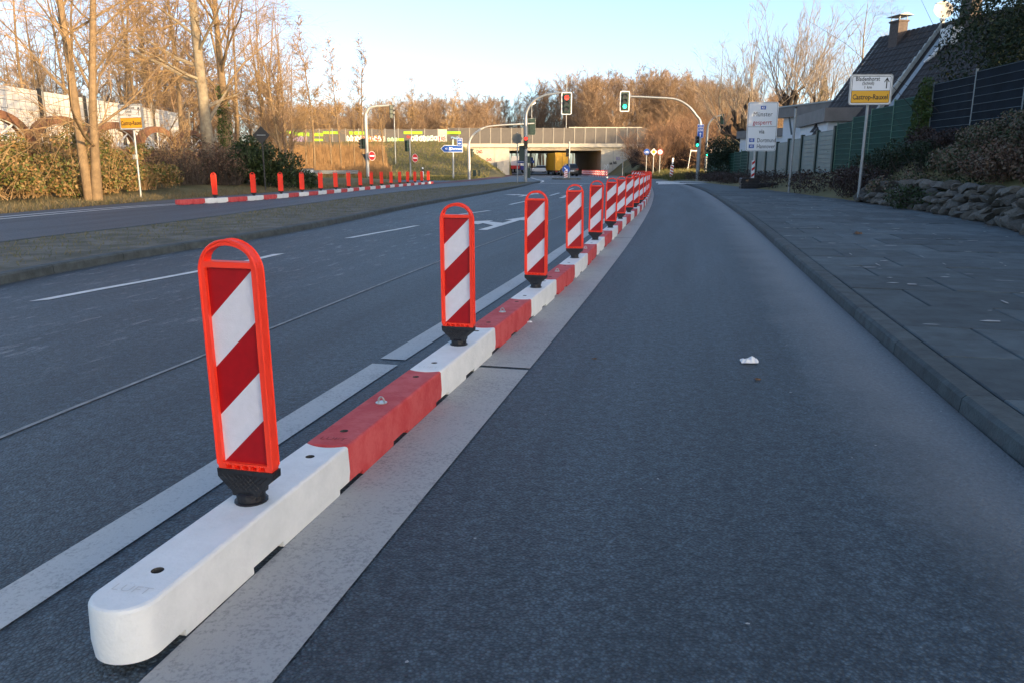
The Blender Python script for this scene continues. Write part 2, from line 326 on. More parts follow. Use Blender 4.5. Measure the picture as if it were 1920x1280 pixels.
# ---------------------------------------------------------------- ground sheet
def axis(lo, hi, a, b, fine, coarse):
    r = list(np.arange(a, b, fine)); x = a
    st = fine
    while x > lo: st = min(st*1.25, coarse); x -= st; r.insert(0, x)
    x = r[-1]; st = fine
    while x < hi: st = min(st*1.25, coarse); x += st; r.append(x)
    return r
gx = axis(-700, 700, -32, 30, .8, 60); gy = axis(-200, 1500, -6, 165, 1., 80)
gv = [(x, y, terrain(x, y)) for y in gy for x in gx]; n = len(gx)
gm = bpy.data.meshes.new('ground'); gm.from_pydata(gv, [], [(j*n+i, j*n+i+1, (j+1)*n+i+1, (j+1)*n+i) for j in range(len(gy)-1) for i in range(n-1)])
gm.materials.append(M['grass_ground']); gm.polygons.foreach_set('use_smooth', [True]*len(gm.polygons)); tag(link('ground', gm), kind='structure')
ys_road = list(np.arange(-12, 60, .5))+list(np.arange(60, 231, 2.5))
road = tag(band(Le, Rk, ys_road, 0, cols=26, uvref=Rk, name='road'), kind='structure')
lc = tag(band(Le, lambda y: Mf(y)+.1, [y for y in ys_road if y < 52.5], .004, cols=8, uvref=Mf, name='far_carriageway', mat_='asphalt_smooth'), kind='structure')
# slip road on the far left and the red cycle track beside the junction
slip = MB(); slip.add([(-5.4, 50, gz(50)+.02), (-4.2, 60, gz(60)+.02), (-30, 72, gz(72)+.36), (-30, 67.5, gz(67)+.36), (-13, 57, gz(57)+.2)], [(0, 1, 2, 3, 4)])
tag(slip.build('slip_road', 'asphalt_smooth'), kind='structure')
cyc = ribbon(Le, 41, 118, 1.5, .8, dz=.010, step=2); tag(cyc.build('cycle_track', 'red_asphalt'), kind='structure')
# ---------------------------------------------------------------- median with kerbstones
med = tag(band(lambda y: Mf(y)+.06, lambda y: Mn(y)-.13, [y for y in np.arange(-12, 53.1, .5)], .068, .082, cols=4, name='median', mat_='median_turf'), kind='structure')
def kerb_run(f, y0, y1, width, h, name, matn, parent, inward, ln=1.0):
    y = y0; k = 0
    while y < y1:
        dx = (f(y+.5)-f(y-.5)); L = math.hypot(1, dx); dy = ln/L; g = .008
        mb = MB(); ya, yb = y+g/2, y+dy-g/2; xa, xb = f(ya), f(yb); nx, ny = inward/L, -inward*dx/L
        def p(x, yy, o, z): return (x+nx*o, yy+ny*o, gz(yy)+z)
        v = []
        for (x, yy) in ((xa, ya), (xb, yb)):
            v += [p(x, yy, 0, -.06), p(x, yy, .010, h-.016), p(x, yy, .026, h), p(x, yy, width, h), p(x, yy, width, -.06)]
        mb.add(v, [(0, 1, 6, 5), (1, 2, 7, 6), (2, 3, 8, 7), (3, 4, 9, 8), (0, 4, 3, 2, 1), (5, 6, 7, 8, 9)])
        bm = bmesh.new(); o = mb.build(name, matn, parent); bm.from_mesh(o.data); bmesh.ops.recalc_face_normals(bm, faces=bm.faces); bm.to_mesh(o.data); bm.free()
        y += dy; k += 1
kerb_run(Mn, -4, 53, .13, .085, 'kerbstone', 'kerbstone', med, -1)
kerb_run(Mf, 2, 52, .10, .075, 'kerbstone', 'kerbstone', med, 1, 2.0)
# ---------------------------------------------------------------- pavement: bed, kerbstones, slabs
pav = tag(band(lambda y: Rk(y)+.02, lambda y: Bk(y)+.45, [y for y in np.arange(-12, 57.6, .5)], .040, .058, cols=6, name='pavement', mat_='slab_joint'), kind='structure')
kerb_run(Rk, -4, 57, .13, .070, 'kerbstone', 'kerbstone', pav, 1)
rs = random.Random(5); count = 0
y = 2.2; row = 0; SL = .72
sline = curve([(Rk(q)+.145, q) for q in np.arange(-6, 60, 1.0)])
while y < 56 and True:
    dx = (sline(y+.3)-sline(y-.3))/.6; L = math.hypot(1, dx); dy = SL/L
    if y > 30: break
    o = 0 if row % 2 else -.36; 
    x0 = 0
    width = (Bk(y)-sline(y))*1/L
    while o < width+.3:
        a, b = max(o, 0)+.004, min(o+SL, width+.3)-.004
        if b-a > .08 and count < 297:
            t0, t1 = y+.004, y+dy-.004; hh = .071+rs.uniform(-.003, .003); tl = rs.uniform(-.003, .003)
            def q(t, oo, z):
                d_ = (sline(t+.3)-sline(t-.3))/.6; L_ = math.hypot(1, d_); yy = t-d_/L_*oo
                return (sline(t)+oo/L_, yy, gz(yy)+z)
            mb = MB(); top = [q(t0, a+.006, hh), q(t0, b-.006, hh+tl), q(t1, b-.006, hh+tl), q(t1, a+.006, hh)]
            bot = [q(t0, a, .03), q(t0, b, .03), q(t1, b, .03), q(t1, a, .03)]; mid = [(bx, by, tz[2]-.006) for (bx, by, bz), tz in zip(bot, top)]
            mb.add(top+mid+bot, [(0, 1, 2, 3)]+[(i+4, (i+1) % 4+4, (i+1) % 4, i) for i in range(4)]+[(i+8, (i+1) % 4+8, (i+1) % 4+4, i+4) for i in range(4)])
            mb.build('paving_slab', 'slab', pav); count += 1
        o += SL
    y += dy; row += 1
band(lambda y: sline(y)+.02, lambda y: Bk(y)+.3, list(np.arange(y+.01, 57.5, .5)), .070, cols=6, name='paving_surface', mat_='slab', parent=pav)
# pale scuffs and chips on the slabs are small flat chips of lime and paper
# ---------------------------------------------------------------- markings
def mark(mb, name='road_marking', m='white_paint'): return mb.build(name, m, road)
for a, b in ((-5, 3.60), (3.635, 10.5), (10.53, 57)): mark(ribbon(Wd, a, b, .25, -.125, skew=-.0), 'wide_line', 'wide_paint')
for a, b in ((-5, 3.62), (3.72, 57)): mark(ribbon(Bar, a, b, .135, -.40), 'edge_line', 'old_paint')
thin = curve([(-2.3, 0), (-1.87, 2.66), (-1.48, 4.52), (-.84, 7.52), (.35, 12.56), (1.9, 19), (3.9, 28)])
mark(ribbon(thin, -3, 26, .022), 'seam_line', 'seam')
dsh = curve([(-3.9, 3.5), (-3.47, 5.54), (-2.92, 7.20), (-2.22, 10.51), (-1.57, 12.67), (-1.05, 15.7), (-.56, 17.0), (-.05, 20.1), (.62, 23.3), (2.6, 35), (4.2, 46)])
for a, b in ((5.55, 8.6), (10.5, 12.7), (15.6, 17.2), (20.1, 23.2), (27, 30), (34, 37), (41, 44)): mark(ribbon(dsh, a, b, .11, skew=.9), 'lane_dash', 'white_paint')
dl = curve([(-10.0, 5), (-9.37, 14.19), (-8.62, 19.9), (-7.75, 22), (-7.0, 27), (-6.45, 34), (-5.8, 41), (-5.1, 48)])
mark(ribbon(dl, 2, 48, .12, .0, dz=.009), 'double_line'); mark(ribbon(dl, 2, 48, .12, -.42, dz=.009), 'double_line')
def arrow(px, py, ang, s=1., left=True):
    X, Y = G(px, py); mb = MB(); polys = [[(-.07, 0), (.07, 0), (.07, 2.2), (-.07, 2.2)], [(-.22, 2.2), (.22, 2.2), (0, 3.3)]]
    if left: polys += [[(-.07, .9), (-.07, 1.5), (-.38, 1.75), (-.38, 1.35)], [(-.38, 1.05), (-.38, 2.05), (-.82, 1.55)]]
    c, s_ = math.cos(ang), math.sin(ang)
    for p in polys:
        v = [(X+s*(a*c+b*s_), Y+s*(b*c-a*s_)) for a, b in p]; mb.add([(a, b, gz(b)+.005) for a, b in v], [tuple(range(len(p)))])
    mark(mb, 'lane_arrow')
arrow(905, 432, .24); arrow(975, 369, .2, 1.1); arrow(1052, 372, .16, 1, False); arrow(958, 350, .12, 1., True)
stop = MB(); stop.add([(1.7, 50.2, gz(50)+.006), (7.9, 49.2, gz(50)+.006), (7.9, 49.6, gz(50)+.006), (1.7, 50.6, gz(50)+.006)], [(0, 1, 2, 3)]); mark(stop, 'stop_line')
jl = curve([(1.9, 53), (2.4, 60), (2.2, 70), (1.9, 90), (1.5, 120)]); mark(ribbon(jl, 54, 120, .14), 'lane_line')
jl2 = curve([(5.2, 70), (4.9, 90), (4.6, 120)])
for i in range(6): mark(ribbon(jl2, 76+i*8, 79+i*8, .14), 'lane_dash')
jl3 = curve([(9.0, 55), (11, 70), (11.6, 90), (11.9, 120)]); mark(ribbon(jl3, 57, 120, .14), 'lane_line')
for (x0, y0, x1, y1) in ((8.7, 46.8, 11.2, 45.2), (9.5, 51.8, 13.4, 50.4)):
    d = Vector((x1-x0, y1-y0)).normalized(); nn = Vector((-d.y, d.x))*.16; mb = MB()
    mb.add([(x0, y0, gz(y0)+.006 if x0 < Rk(y0) else gz(y0)+.085), (x1, y1, gz(y1)+.095), (x1+nn.x, y1+nn.y, gz(y1)+.095), (x0+nn.x, y0+nn.y, gz(y0)+.095)], [(0, 1, 2, 3)]); mb.build('crossing_line', 'white_paint', pav)
# ---------------------------------------------------------------- divider elements and guide beacons
EL, EW, EH = .90, .146, .132
def kerb_meshes(colour, near=.022):
    """one element along +Y: convex near end, concave far end, two sockets"""
    def plan(ins):
        r = EW/2-ins; P_ = []; sag = .022
        for i in range(19):
            t = -1+2*i/18; P_.append((math.sin(t*math.pi/2)*r, -EL/2-(near-sag)*.5+near*(1-math.cos(t*math.pi/2))+ins*.8))         # near end bulges towards traffic
        for i in range(11):
            t = 1-2*i/10; P_.append((t*r, EL/2+sag*t*t-.004-ins*.8))          # far end hollow
        return P_
    bm = bmesh.new(); rings = []
    for z, ins in ((.016, .003), (.05, .0), (EH-.008, .0025), (EH-.0025, .005), (EH, .0105)):
        rings.append([bm.verts.new((x, yy, z)) for x, yy in plan(ins)])
    nn = len(rings[0])
    for a, b in zip(rings, rings[1:]):
        for i in range(nn): bm.faces.new((a[i], a[(i+1) % nn], b[(i+1) % nn], b[i]))
    bm.faces.new(rings[0][::-1])
    ed = [bm.edges.get((rings[-1][i], rings[-1][(i+1) % nn])) for i in range(nn)]
    holes = []
    for hy in (-.31, .36):
        c = [bm.verts.new((.0+.0135*math.cos(2*math.pi*i/14), hy+.0135*math.sin(2*math.pi*i/14), EH)) for i in range(14)]
        ed += [bm.edges.new((c[i], c[(i+1) % 14])) for i in range(14)]; holes.append((c, hy))
    bmesh.ops.triangle_fill(bm, use_beauty=True, edges=ed, normal=(0, 0, 1))
    for c, hy in holes:
        d = [bm.verts.new((q.co.x*.8, hy+(q.co.y-hy)*.8, EH-.035)) for q in c]
        for i in range(14): bm.faces.new((c[i], c[(i+1) % 14], d[(i+1) % 14], d[i])).material_index = 1
        bm.faces.new(d).material_index = 1
    bmesh.ops.recalc_face_normals(bm, faces=bm.faces)
    me = bpy.data.meshes.new('kerb_body'); bm.to_mesh(me); bm.free(); me.materials.append(M[colour]); me.materials.append(M['hole_shade'])
    me.polygons.foreach_set('use_smooth', [True]*len(me.polygons)); me.set_sharp_from_angle(angle=rad(20))
    return me
body_w, body_r, body_end = kerb_meshes('concrete_white'), kerb_meshes('concrete_red'), kerb_meshes('concrete_white', .062)
def foot_mesh(c):
    mb = MB()
    for a, b in ((-.33, -.07), (.07, .40)): mb.box((0, (a+b)/2, .0085), (EW-.006, b-a, .017))
    return mb.mesh('foot', [c])
foot_w, foot_r = foot_mesh('concrete_white'), foot_mesh('concrete_red')
def lettering(c):
    mb = MB(); text(mb, 'LÜFT', .034, 0, 0, 0, 0, 1.15, -.012)
    v = [(x, -EL/2+.062+z, EH+.0012) for x, yy, z in mb.v]; m2 = MB(); m2.add(v, mb.f); return m2.mesh('lettering', [c])
mat('letter_white', (.62, .62, .60), .8); mat('letter_red', (.26, .02, .02), .8)
let_w, let_r = lettering('letter_white'), lettering('letter_red')
eyem = MB(); eyem.tube([(0, .0, EH-.002), (0, 0, EH+.003)], .021, 14)
eyem.tube([(.011*math.cos(t), 0, EH+.004+.018*math.sin(t)) for t in np.linspace(0, math.pi, 9)], .0035, 6); eye_me = eyem.mesh('lifting_eye', ['steel_eye'], True)
hub = MB(); hub.tube([(0, 0, EH-.02), (0, 0, EH+.0015)], .046, 18); sock_me = hub.mesh('socket_rim', ['black_rubber'])
def element(x, y, rz, red, label, group, detail=True, end=False):
    e = empty('divider_element', (x, y, gz(y)+.004), rz, label, 'divider element', group)
    link('body', body_r if red else body_end if end else body_w, e); link('foot', foot_r if red else foot_w, e)
    if detail:
        link('lettering', let_r if red else let_w, e)
        if red: link('lifting_eye', eye_me, e)
    return e
# beacon
def beacon_meshes():
    W2, T = .0775, .015
    outer = [(-W2+.004, .085), (W2-.004, .085), (W2, .10)]+[(W2*math.cos(a), .585+W2*math.sin(a)) for a in np.linspace(0, math.pi, 19)]+[(-W2, .10)]
    pin = .0625; win = [(-pin, .104), (pin, .104), (pin, .598), (-pin, .598)]
    hr = .0615; han = [(hr*math.cos(a), .612+(.651-.612)*math.sin(a)) for a in np.linspace(0, math.pi, 13)]
    cells = [[(c-.0085, .0895), (c+.0085, .0895), (c+.0085, .0995), (c-.0085, .0995)] for c in (-.046, -.023, 0, .023, .046)]
    v, f = holed(outer, [win, han]+cells, -T, T); fm = MB(); fm.add(v, f)
    fm.box((0, .006, .345), (.126, .008, .52))
    # raised lip round the edge
    fm.tube([(x*.985, -T, z if z > .1 else .1) for x, z in outer[2:]], .0032, 6); fm.tube([(x*.985, T, z if z > .1 else .1) for x, z in outer[2:]], .0032, 6)
    fr = fm.mesh('frame', ['beacon_orange'])
    pm = MB(); R_, L_ = pin, -pin; t = (.598-.104)/4; z4 = .104; zs = [z4+t*i for i in range(5)]; yy = -.0035
    pm.add([(x, yy, z) for x, z in ((L_, zs[4]), (L_, zs[3]), (R_, zs[4]))], [(0, 1, 2)], 0)
    for k, m in ((3, 1), (2, 0), (1, 1)):
        pm.add([(x, yy, z) for x, z in ((R_, zs[k+1]), (L_, zs[k]), (L_, zs[k-1]), (R_, zs[k]))], [(0, 1, 2, 3)], m)
    pm.add([(x, yy, z) for x, z in ((R_, zs[1]), (L_, zs[0]), (R_, zs[0]))], [(0, 1, 2)], 0)
    pm.box((0, -.0005, .351), (.1245, .004, .492), 0)
    pa = pm.mesh('panel', ['beacon_panel_red', 'beacon_panel_white'])
    ft = MB(); ft.tube([(0, 0, -.004), (0, 0, .004), (0, 0, .006), (0, 0, .026), (0, 0, .03)], [.042, .042, .036, .036, .03], 18)
    secs = [(.022, .034, .026), (.034, .036, .026), (.062, .070, .022), (.068, .077, .02), (.088, .079, .0185)]; vv = []
    for z, a, b in secs: vv += [(-a, -b, z), (a, -b, z), (a, b, z), (-a, b, z)]
    ft.add(vv, [(i*4+j, i*4+(j+1) % 4, i*4+4+(j+1) % 4, i*4+4+j) for i in range(4) for j in range(4)]+[(3, 2, 1, 0), (16, 17, 18, 19)])
    for i in range(-5, 6):                     # crossed ribs on the rubber foot
        for s_ in (-1, 1):
            x0, x1 = i*.014-.02*s_, i*.014+.02*s_
            if abs(x0) < .05 and abs(x1) < .066: ft.tube([(x0, -.0252, .038), (x1, -.0222, .076)], .0012, 4)
    return fr, pa, ft.mesh('foot', ['black_rubber'], False)
bfr, bpa, bft = beacon_meshes()
def beacon(x, y, rz, label, group, tilt=0., tx=0., dz=EH):
    e = empty('guide_beacon', (x, y, gz(y)+.004+dz), rz, label, 'guide beacon', group); e.rotation_euler = (tx, tilt, rz)
    link('frame', bfr, e); link('panel', bpa, e); link('foot', bft, e)
    return e
rb = random.Random(11)
ORD = 'first second third fourth fifth sixth seventh eighth ninth tenth eleventh twelfth'.split()
def divider(f, y0, nel, start_red, le, lb, ge, gb, flip=False, detail=True, first=None):
    y = y0; red = start_red; k = 0; out = []
    for i in range(nel):
        ya = y; dx = f(y+EL/2+.2)-f(y+EL/2-.2); L = math.hypot(.4, dx); dy = EL*.4/L
        xm, ym = (f(ya)+f(ya+dy))/2, ya+dy/2; rz = -math.atan2(f(ya+dy)-f(ya), dy)
        far = math.hypot(xm, ym) > 14
        lab = le[1 if red else 0]; own = first and i < 12
        if first and i == 0: lab = first[0]
        elif own: lab = '%s divider element, %s from the free rounded end of the row' % ('red' if red else 'white', ORD[i])
        element(xm, ym, rz, red, lab, None if own else ge, detail and not far, bool(first and i == 0))
        if not red:
            ownb = first and k < 10; lb_ = first[1] if (first and k == 0) else ('striped guide beacon, %s from the free rounded end of the divider' % ORD[k] if ownb else lb); gr = None if ownb else gb
            b = beacon(xm+math.sin(-rz)*.05, ym+math.cos(rz)*.05, rz+(math.pi if flip else 0)+rb.uniform(-.06, .06), lb_, gr, rb.uniform(-.018, .018), rb.uniform(-.02, .02)); out.append(b); k += 1
        y += dy; red = not red
    return out
n1 = divider(Bar, 1.34, 61, False, ('white divider element carrying a striped beacon, between red ones beside the wide grey line', 'red divider element with steel lifting eye, between white ones beside the wide grey line'),
    'red and white striped guide beacon on the divider along the wide grey line', 'divider elements along the wide line', 'guide beacons along the wide line',
    first=('white divider element with a free rounded end, the first of the row', 'striped guide beacon on the free rounded end element of the divider'))
divider(Lrow, 19.75, 33, True, ('white divider element of the row beyond the median strip', 'red divider element of the row beyond the median strip'),
    'plain red back of a guide beacon on the row beyond the median strip', 'divider elements beyond the median', 'guide beacons beyond the median', flip=True, detail=False)
Frow = curve([(9.7, 78), (9.75, 95), (9.8, 112)])
divider(Frow, 80, 33, False, ('white divider element of the short row in front of the underpass', 'red divider element of the short row in front of the underpass'),
    'small striped guide beacon of the short row in front of the underpass', 'divider elements before the underpass', 'guide beacons before the underpass', detail=False)
# ---------------------------------------------------------------- traffic lights
def disc(mb, x, z, r, y, m=0, n=18): mb.flat(circ(r, x, z, n), y, m)
def signal_head(parent, x, y, z, lamp=.3, lit=None, rz=0., plate=False, colour='signal_green', arrow_mark=False):
    """three-lamp head centred at x,z; its face looks to -Y before turning"""
    s = lamp/.3; H_, W_ = 1.05*s, .34*s
    mb = MB()
    for k in (-1, 0, 1): mb.xz(rrect(W_, .335*s, .03*s, 0, k*.345*s), -.12*s, .10*s)
    h = mb.build('signal_head', colour, parent, (x, y, z), rz)
    for k, c in ((1, 'lit_red'), (0, 'lens_dark'), (-1, 'lit_green')):
        on = (lit == 'red' and k == 1) or (lit == 'green' and k == -1)
        lb = MB(); disc(lb, 0, k*.345*s, .135*s, -.124*s); lb.build('lens', c if on else 'lens_dark', h)
        vb = MB(); r = .15*s; v = []
        for i in range(13):
            a = rad(-20+220*i/12); ln = .22*s*(.35+.65*max(0, math.sin(a)))
            v += [(r*math.cos(a), -.12*s, k*.345*s+r*math.sin(a)), (r*math.cos(a), -.12*s-ln, k*.345*s+r*math.sin(a)*.97)]
        vb.add(v, [(2*i, 2*i+2, 2*i+3, 2*i+1) for i in range(12)]); vb.build('visor', 'signal_black', h)
        if on and arrow_mark:
            ab = MB(); zc = k*.345*s
            ab.add([(px*s, -.128*s, zc+pz*s) for px, pz in ((-.10, 0), (-.03, .075), (-.03, .025), (.09, .025), (.09, -.025), (-.03, -.025), (-.03, -.075))], [tuple(range(7))]); ab.build('arrow_mask', 'signal_black', h)
    if plate:
        pb = MB(); v, f = holed(rrect(.66*s, 1.36*s, .09*s), [rrect(.345*s, 1.04*s, .02*s)], -.02, .005); pb.add(v, f); pl = pb.build('back_plate', 'signal_green' if plate == 1 else plate, h)
        bb = MB(); v, f = holed(rrect(.67*s, 1.37*s, .095*s), [rrect(.56*s, 1.26*s, .05*s)], -.028, -.0205); bb.add(v, f); bb.build('white_border', 'sign_white', h)
    return h
def pole(parent, path, r, name='pole', m='galv', n=10): mb = MB(); mb.tube(path, r, n); return mb.build(name, m, parent, smooth=True)
def arc_path(p):
    f = np.array(p, float); out = []
    for i in range(len(f)-1):
        p0, p1, p2, p3 = f[max(i-1, 0)], f[i], f[i+1], f[min(i+2, len(f)-1)]
        for t in np.linspace(0, 1, 5)[:-1]:
            out.append(tuple(.5*((2*p1)+(-p0+p2)*t+(2*p0-5*p1+4*p2-p3)*t*t+(-p0+3*p1-3*p2+p3)*t**3)))
    return out+[tuple(f[-1])]
def base_at(px, Y, z=None):
    x = AT(px, 330, Y)[0]; return (x, Y, gz(Y) if z is None else z)
def zat(py, Y): return AT(960, py, Y)[2]
def xat(px, py, Y): return AT(px, py, Y)[0]
# 1: mast on the nose of the median, arm over the lane with a red arrow
Y = 51.; b = base_at(985.5, Y); mastA = empty('traffic_light', (b[0], b[1], gz(Y)+.07), 0, 'grey traffic light mast on the median nose, curved arm holding a lit red arrow', 'traffic light')
h0 = b[2]+.07
p = [(0, 0, 0), (0, 0, 2), (0, 0, 3.9), (.10, 0, 4.5), (.5, 0, 5.05), (1.15, 0, 5.38), (2.0, 0, 5.52), (2.55, 0, 5.6)]
pole(mastA, arc_path(p), [.115]*9+[.09]*8+[.065]*(len(arc_path(p))-17))
xh = xat(1062, 195, Y)-b[0]; signal_head(mastA, xh, -.12, zat(195, Y)-h0, .3, 'red', 0, True, arrow_mark=True)
signal_head(mastA, 0, -.2, zat(268, Y)-h0, .21, 'red', 0, colour='signal_black', arrow_mark=True)
mb = MB(); mb.xz(rrect(.34, .95, .04, -.26, zat(288, Y)-h0), -.1, .12); mb.build('rear_signal', 'signal_green', mastA)
mb = MB(); mb.xz(rrect(.42, .42, .04, .12, zat(300, Y)-h0), .12, .3); mb.xz(rrect(.36, .62, .03, .14, zat(325, Y)-h0), .12, .34); mb.build('control_box', 'signal_green', mastA)
# 2: mast across the junction, its lamp head seen from behind
Y = 68.; b = base_at(880, Y); t = empty('traffic_light', b, 0, 'slender pale traffic light mast beyond the junction with its lamp head seen from behind', 'traffic light'); h0 = b[2]
p = [(0, 0, 0), (0, 0, 2), (0, 0, zat(272, Y)-h0), (.25, 0, zat(257, Y)-h0), (1.1, 0, zat(242, Y)-h0), (2.3, 0, zat(236, Y)-h0), (5.6, 0, zat(232, Y)-h0)]
pole(t, arc_path(p), [.13]*9+[.09]*8+[.06]*(len(arc_path(p))-17), m='galv_light'); signal_head(t, xat(997, 238, Y)-b[0], .1, zat(238, Y)-h0, .3, None, math.pi, 'signal_green')
signal_head(t, .22, 0, zat(287, Y)-h0, .2, None, 2.2)
mb = MB(); mb.xz(rrect(.28, .55, .03, .45, .55), -.1, .1); mb.xz(rrect(.12, .55, .03, .85, .55), -.1, .1); mb.build('control_box', 'signal_green', t)
# 3: mast by the slip road
Y = 60.; b = base_at(690, Y); b = (b[0], b[1], gz(Y)+.1); t = empty('traffic_light', b, 0, 'traffic light mast by the slip road with side-on lamp head over a no-entry sign', 'traffic light'); h0 = b[2]
p = [(0, 0, 0), (0, 0, 2), (0, 0, zat(222, Y)-h0), (.12, 0, zat(210, Y)-h0), (.5, 0, zat(201, Y)-h0), (1.9, 0, zat(198, Y)-h0)]
pole(t, arc_path(p), [.13]*9+[.085]*(len(arc_path(p))-9), m='galv_light'); signal_head(t, xat(733, 210, Y)-b[0], 0, zat(210, Y)-h0, .28, None, 1.9)
signal_head(t, -.22, 0, zat(270, Y)-h0, .22, None, -2.3); signal_head(t, -.45, .1, zat(271, Y)-h0, .2, None, -1.2)
def no_entry(parent, x, z, r=.3, rz=0, y=-.16):
    mb = MB(); mb.xz(circ(r, 0, 0, 24), -.012, .012, 0, 2); disc(mb, 0, 0, r*.93, -.0145, 1, 24); mb.flat([(-r*.68, -r*.15), (r*.68, -r*.15), (r*.68, r*.15), (-r*.68, r*.15)], -.0165, 0)
    return mb.build('no_entry_disc', ['sign_white', 'sign_red', 'sign_back'], parent, (x, y, z), rz)
no_entry(t, .38, zat(293, Y)-h0, .34, .9)
mb = MB(); mb.xz([(-.33, .3), (0, -.32), (.33, .3)], -.01, .01); mb.build('triangle_back', 'sign_back_dark', t, (-.12, .17, zat(297, Y)-h0), .5)
# 4: pole with lamp head and no-entry disc on the grass
Y = 66.; b = base_at(770, Y); b = (b[0], b[1], terrain(b[0], Y)); t = empty('traffic_light', b, 0, 'low traffic light pole on the grass with lamp head above a no-entry disc', 'traffic light'); h0 = b[2]
pole(t, [(0, 0, 0), (0, 0, zat(262, Y)-h0)], .07); signal_head(t, -.25, 0, zat(274, Y)-h0, .26, None, 2.4); no_entry(t, .42, zat(297, Y)-h0, .34, .9)
# 5: right-hand mast with long arm and green lamp
Y = 56.; b = base_at(1308, Y); b = (b[0], b[1], gz(Y)+.07); t = empty('traffic_light', b, 0, 'traffic light mast on the pavement corner, long arm holding a green light over the lane', 'traffic light'); h0 = b[2]
zz = lambda py: zat(py, Y)-h0
xx = lambda px, py: xat(px, py, Y)-b[0]
p = [(0, 0, 0), (0, 0, 2), (0, 0, zz(232)), (xx(1306, 218), 0, zz(218)), (xx(1291, 200), 0, zz(200)), (xx(1268, 187), 0, zz(187)), (xx(1230, 183), 0, zz(183.5)), (xx(1180, 182), 0, zz(181.5))]
pole(t, arc_path(p), [.13]*9+[.09]*8+[.07]*(len(arc_path(p))-17)); signal_head(t, xx(1171, 190), -.1, zz(191), .3, 'green', 0, True); signal_head(t, xx(1307, 266)-.05, -.22, zz(266), .21, 'green', .1, colour='signal_black')
mb = MB(); zc = zz(250)
mb.xz(rrect(.44, .68, .04, 0, zc), -.16, -.13, 0, 2); mb.xz(rrect(.44, .22, .03, 0, zc+.47), -.16, -.13, 0, 2)
v, f = holed(rrect(.43, .67, .04, 0, zc), [rrect(.40, .64, .03, 0, zc)], -.164, -.161); mb.add(v, f, 1); v, f = holed(rrect(.43, .21, .03, 0, zc+.47), [rrect(.40, .18, .02, 0, zc+.47)], -.164, -.161); mb.add(v, f, 1)
text(mb, 'U38', .19, 0, zc+.17, -.1635, 1); mb.flat([(-.13, zc+.455), (.13, zc+.455), (.13, zc+.485), (-.13, zc+.485)], -.1635, 1)
mb.flat([(-.03, zc-.26), (.03, zc-.26), (.03, zc-.08), (.09, zc-.08), (0, zc+.03), (-.09, zc-.08), (-.03, zc-.08)], -.1635, 1); mb.build('detour_sign', ['sign_blue', 'sign_white', 'sign_back'], t)
# 6: thinner mast behind it
Y = 72.; b = base_at(1322, Y, gz(72)+.1); t = empty('traffic_light', b, 0, 'thin traffic light mast behind the corner mast, green light and two small signs', 'traffic light'); h0 = b[2]
p = [(0, 0, 0), (0, 0, 2), (0, 0, zz(245)), (.12, 0, zz(232)), (.5, 0, zz(222)), (1.25, 0, zz(216))]
pole(t, arc_path(p), [.1]*9+[.07]*(len(arc_path(p))-9)); signal_head(t, -.02, -.2, zz(285), .24, 'green', .1, colour='signal_black'); signal_head(t, 1.25, 0, zz(224), .27, None, 2.6)
mb = MB(); mb.xz(rrect(.62, .38, .04, .68, zz(271)), -.1, -.07); mb.build('tourist_sign', 'sign_brown', t)
mb = MB(); zc = zz(282); mb.xz([(.3, zc), (.42, zc+.22), (.85, zc+.22), (.85, zc-.22), (.42, zc-.22)], -.1, -.07); mb.build('arrow_sign', 'sign_pink', t)
mb = MB(); mb.xz(rrect(.75, .45, .03, 1.3, zz(282)), -.02, .01); mb.build('sign_back_panel', 'sign_back', t)
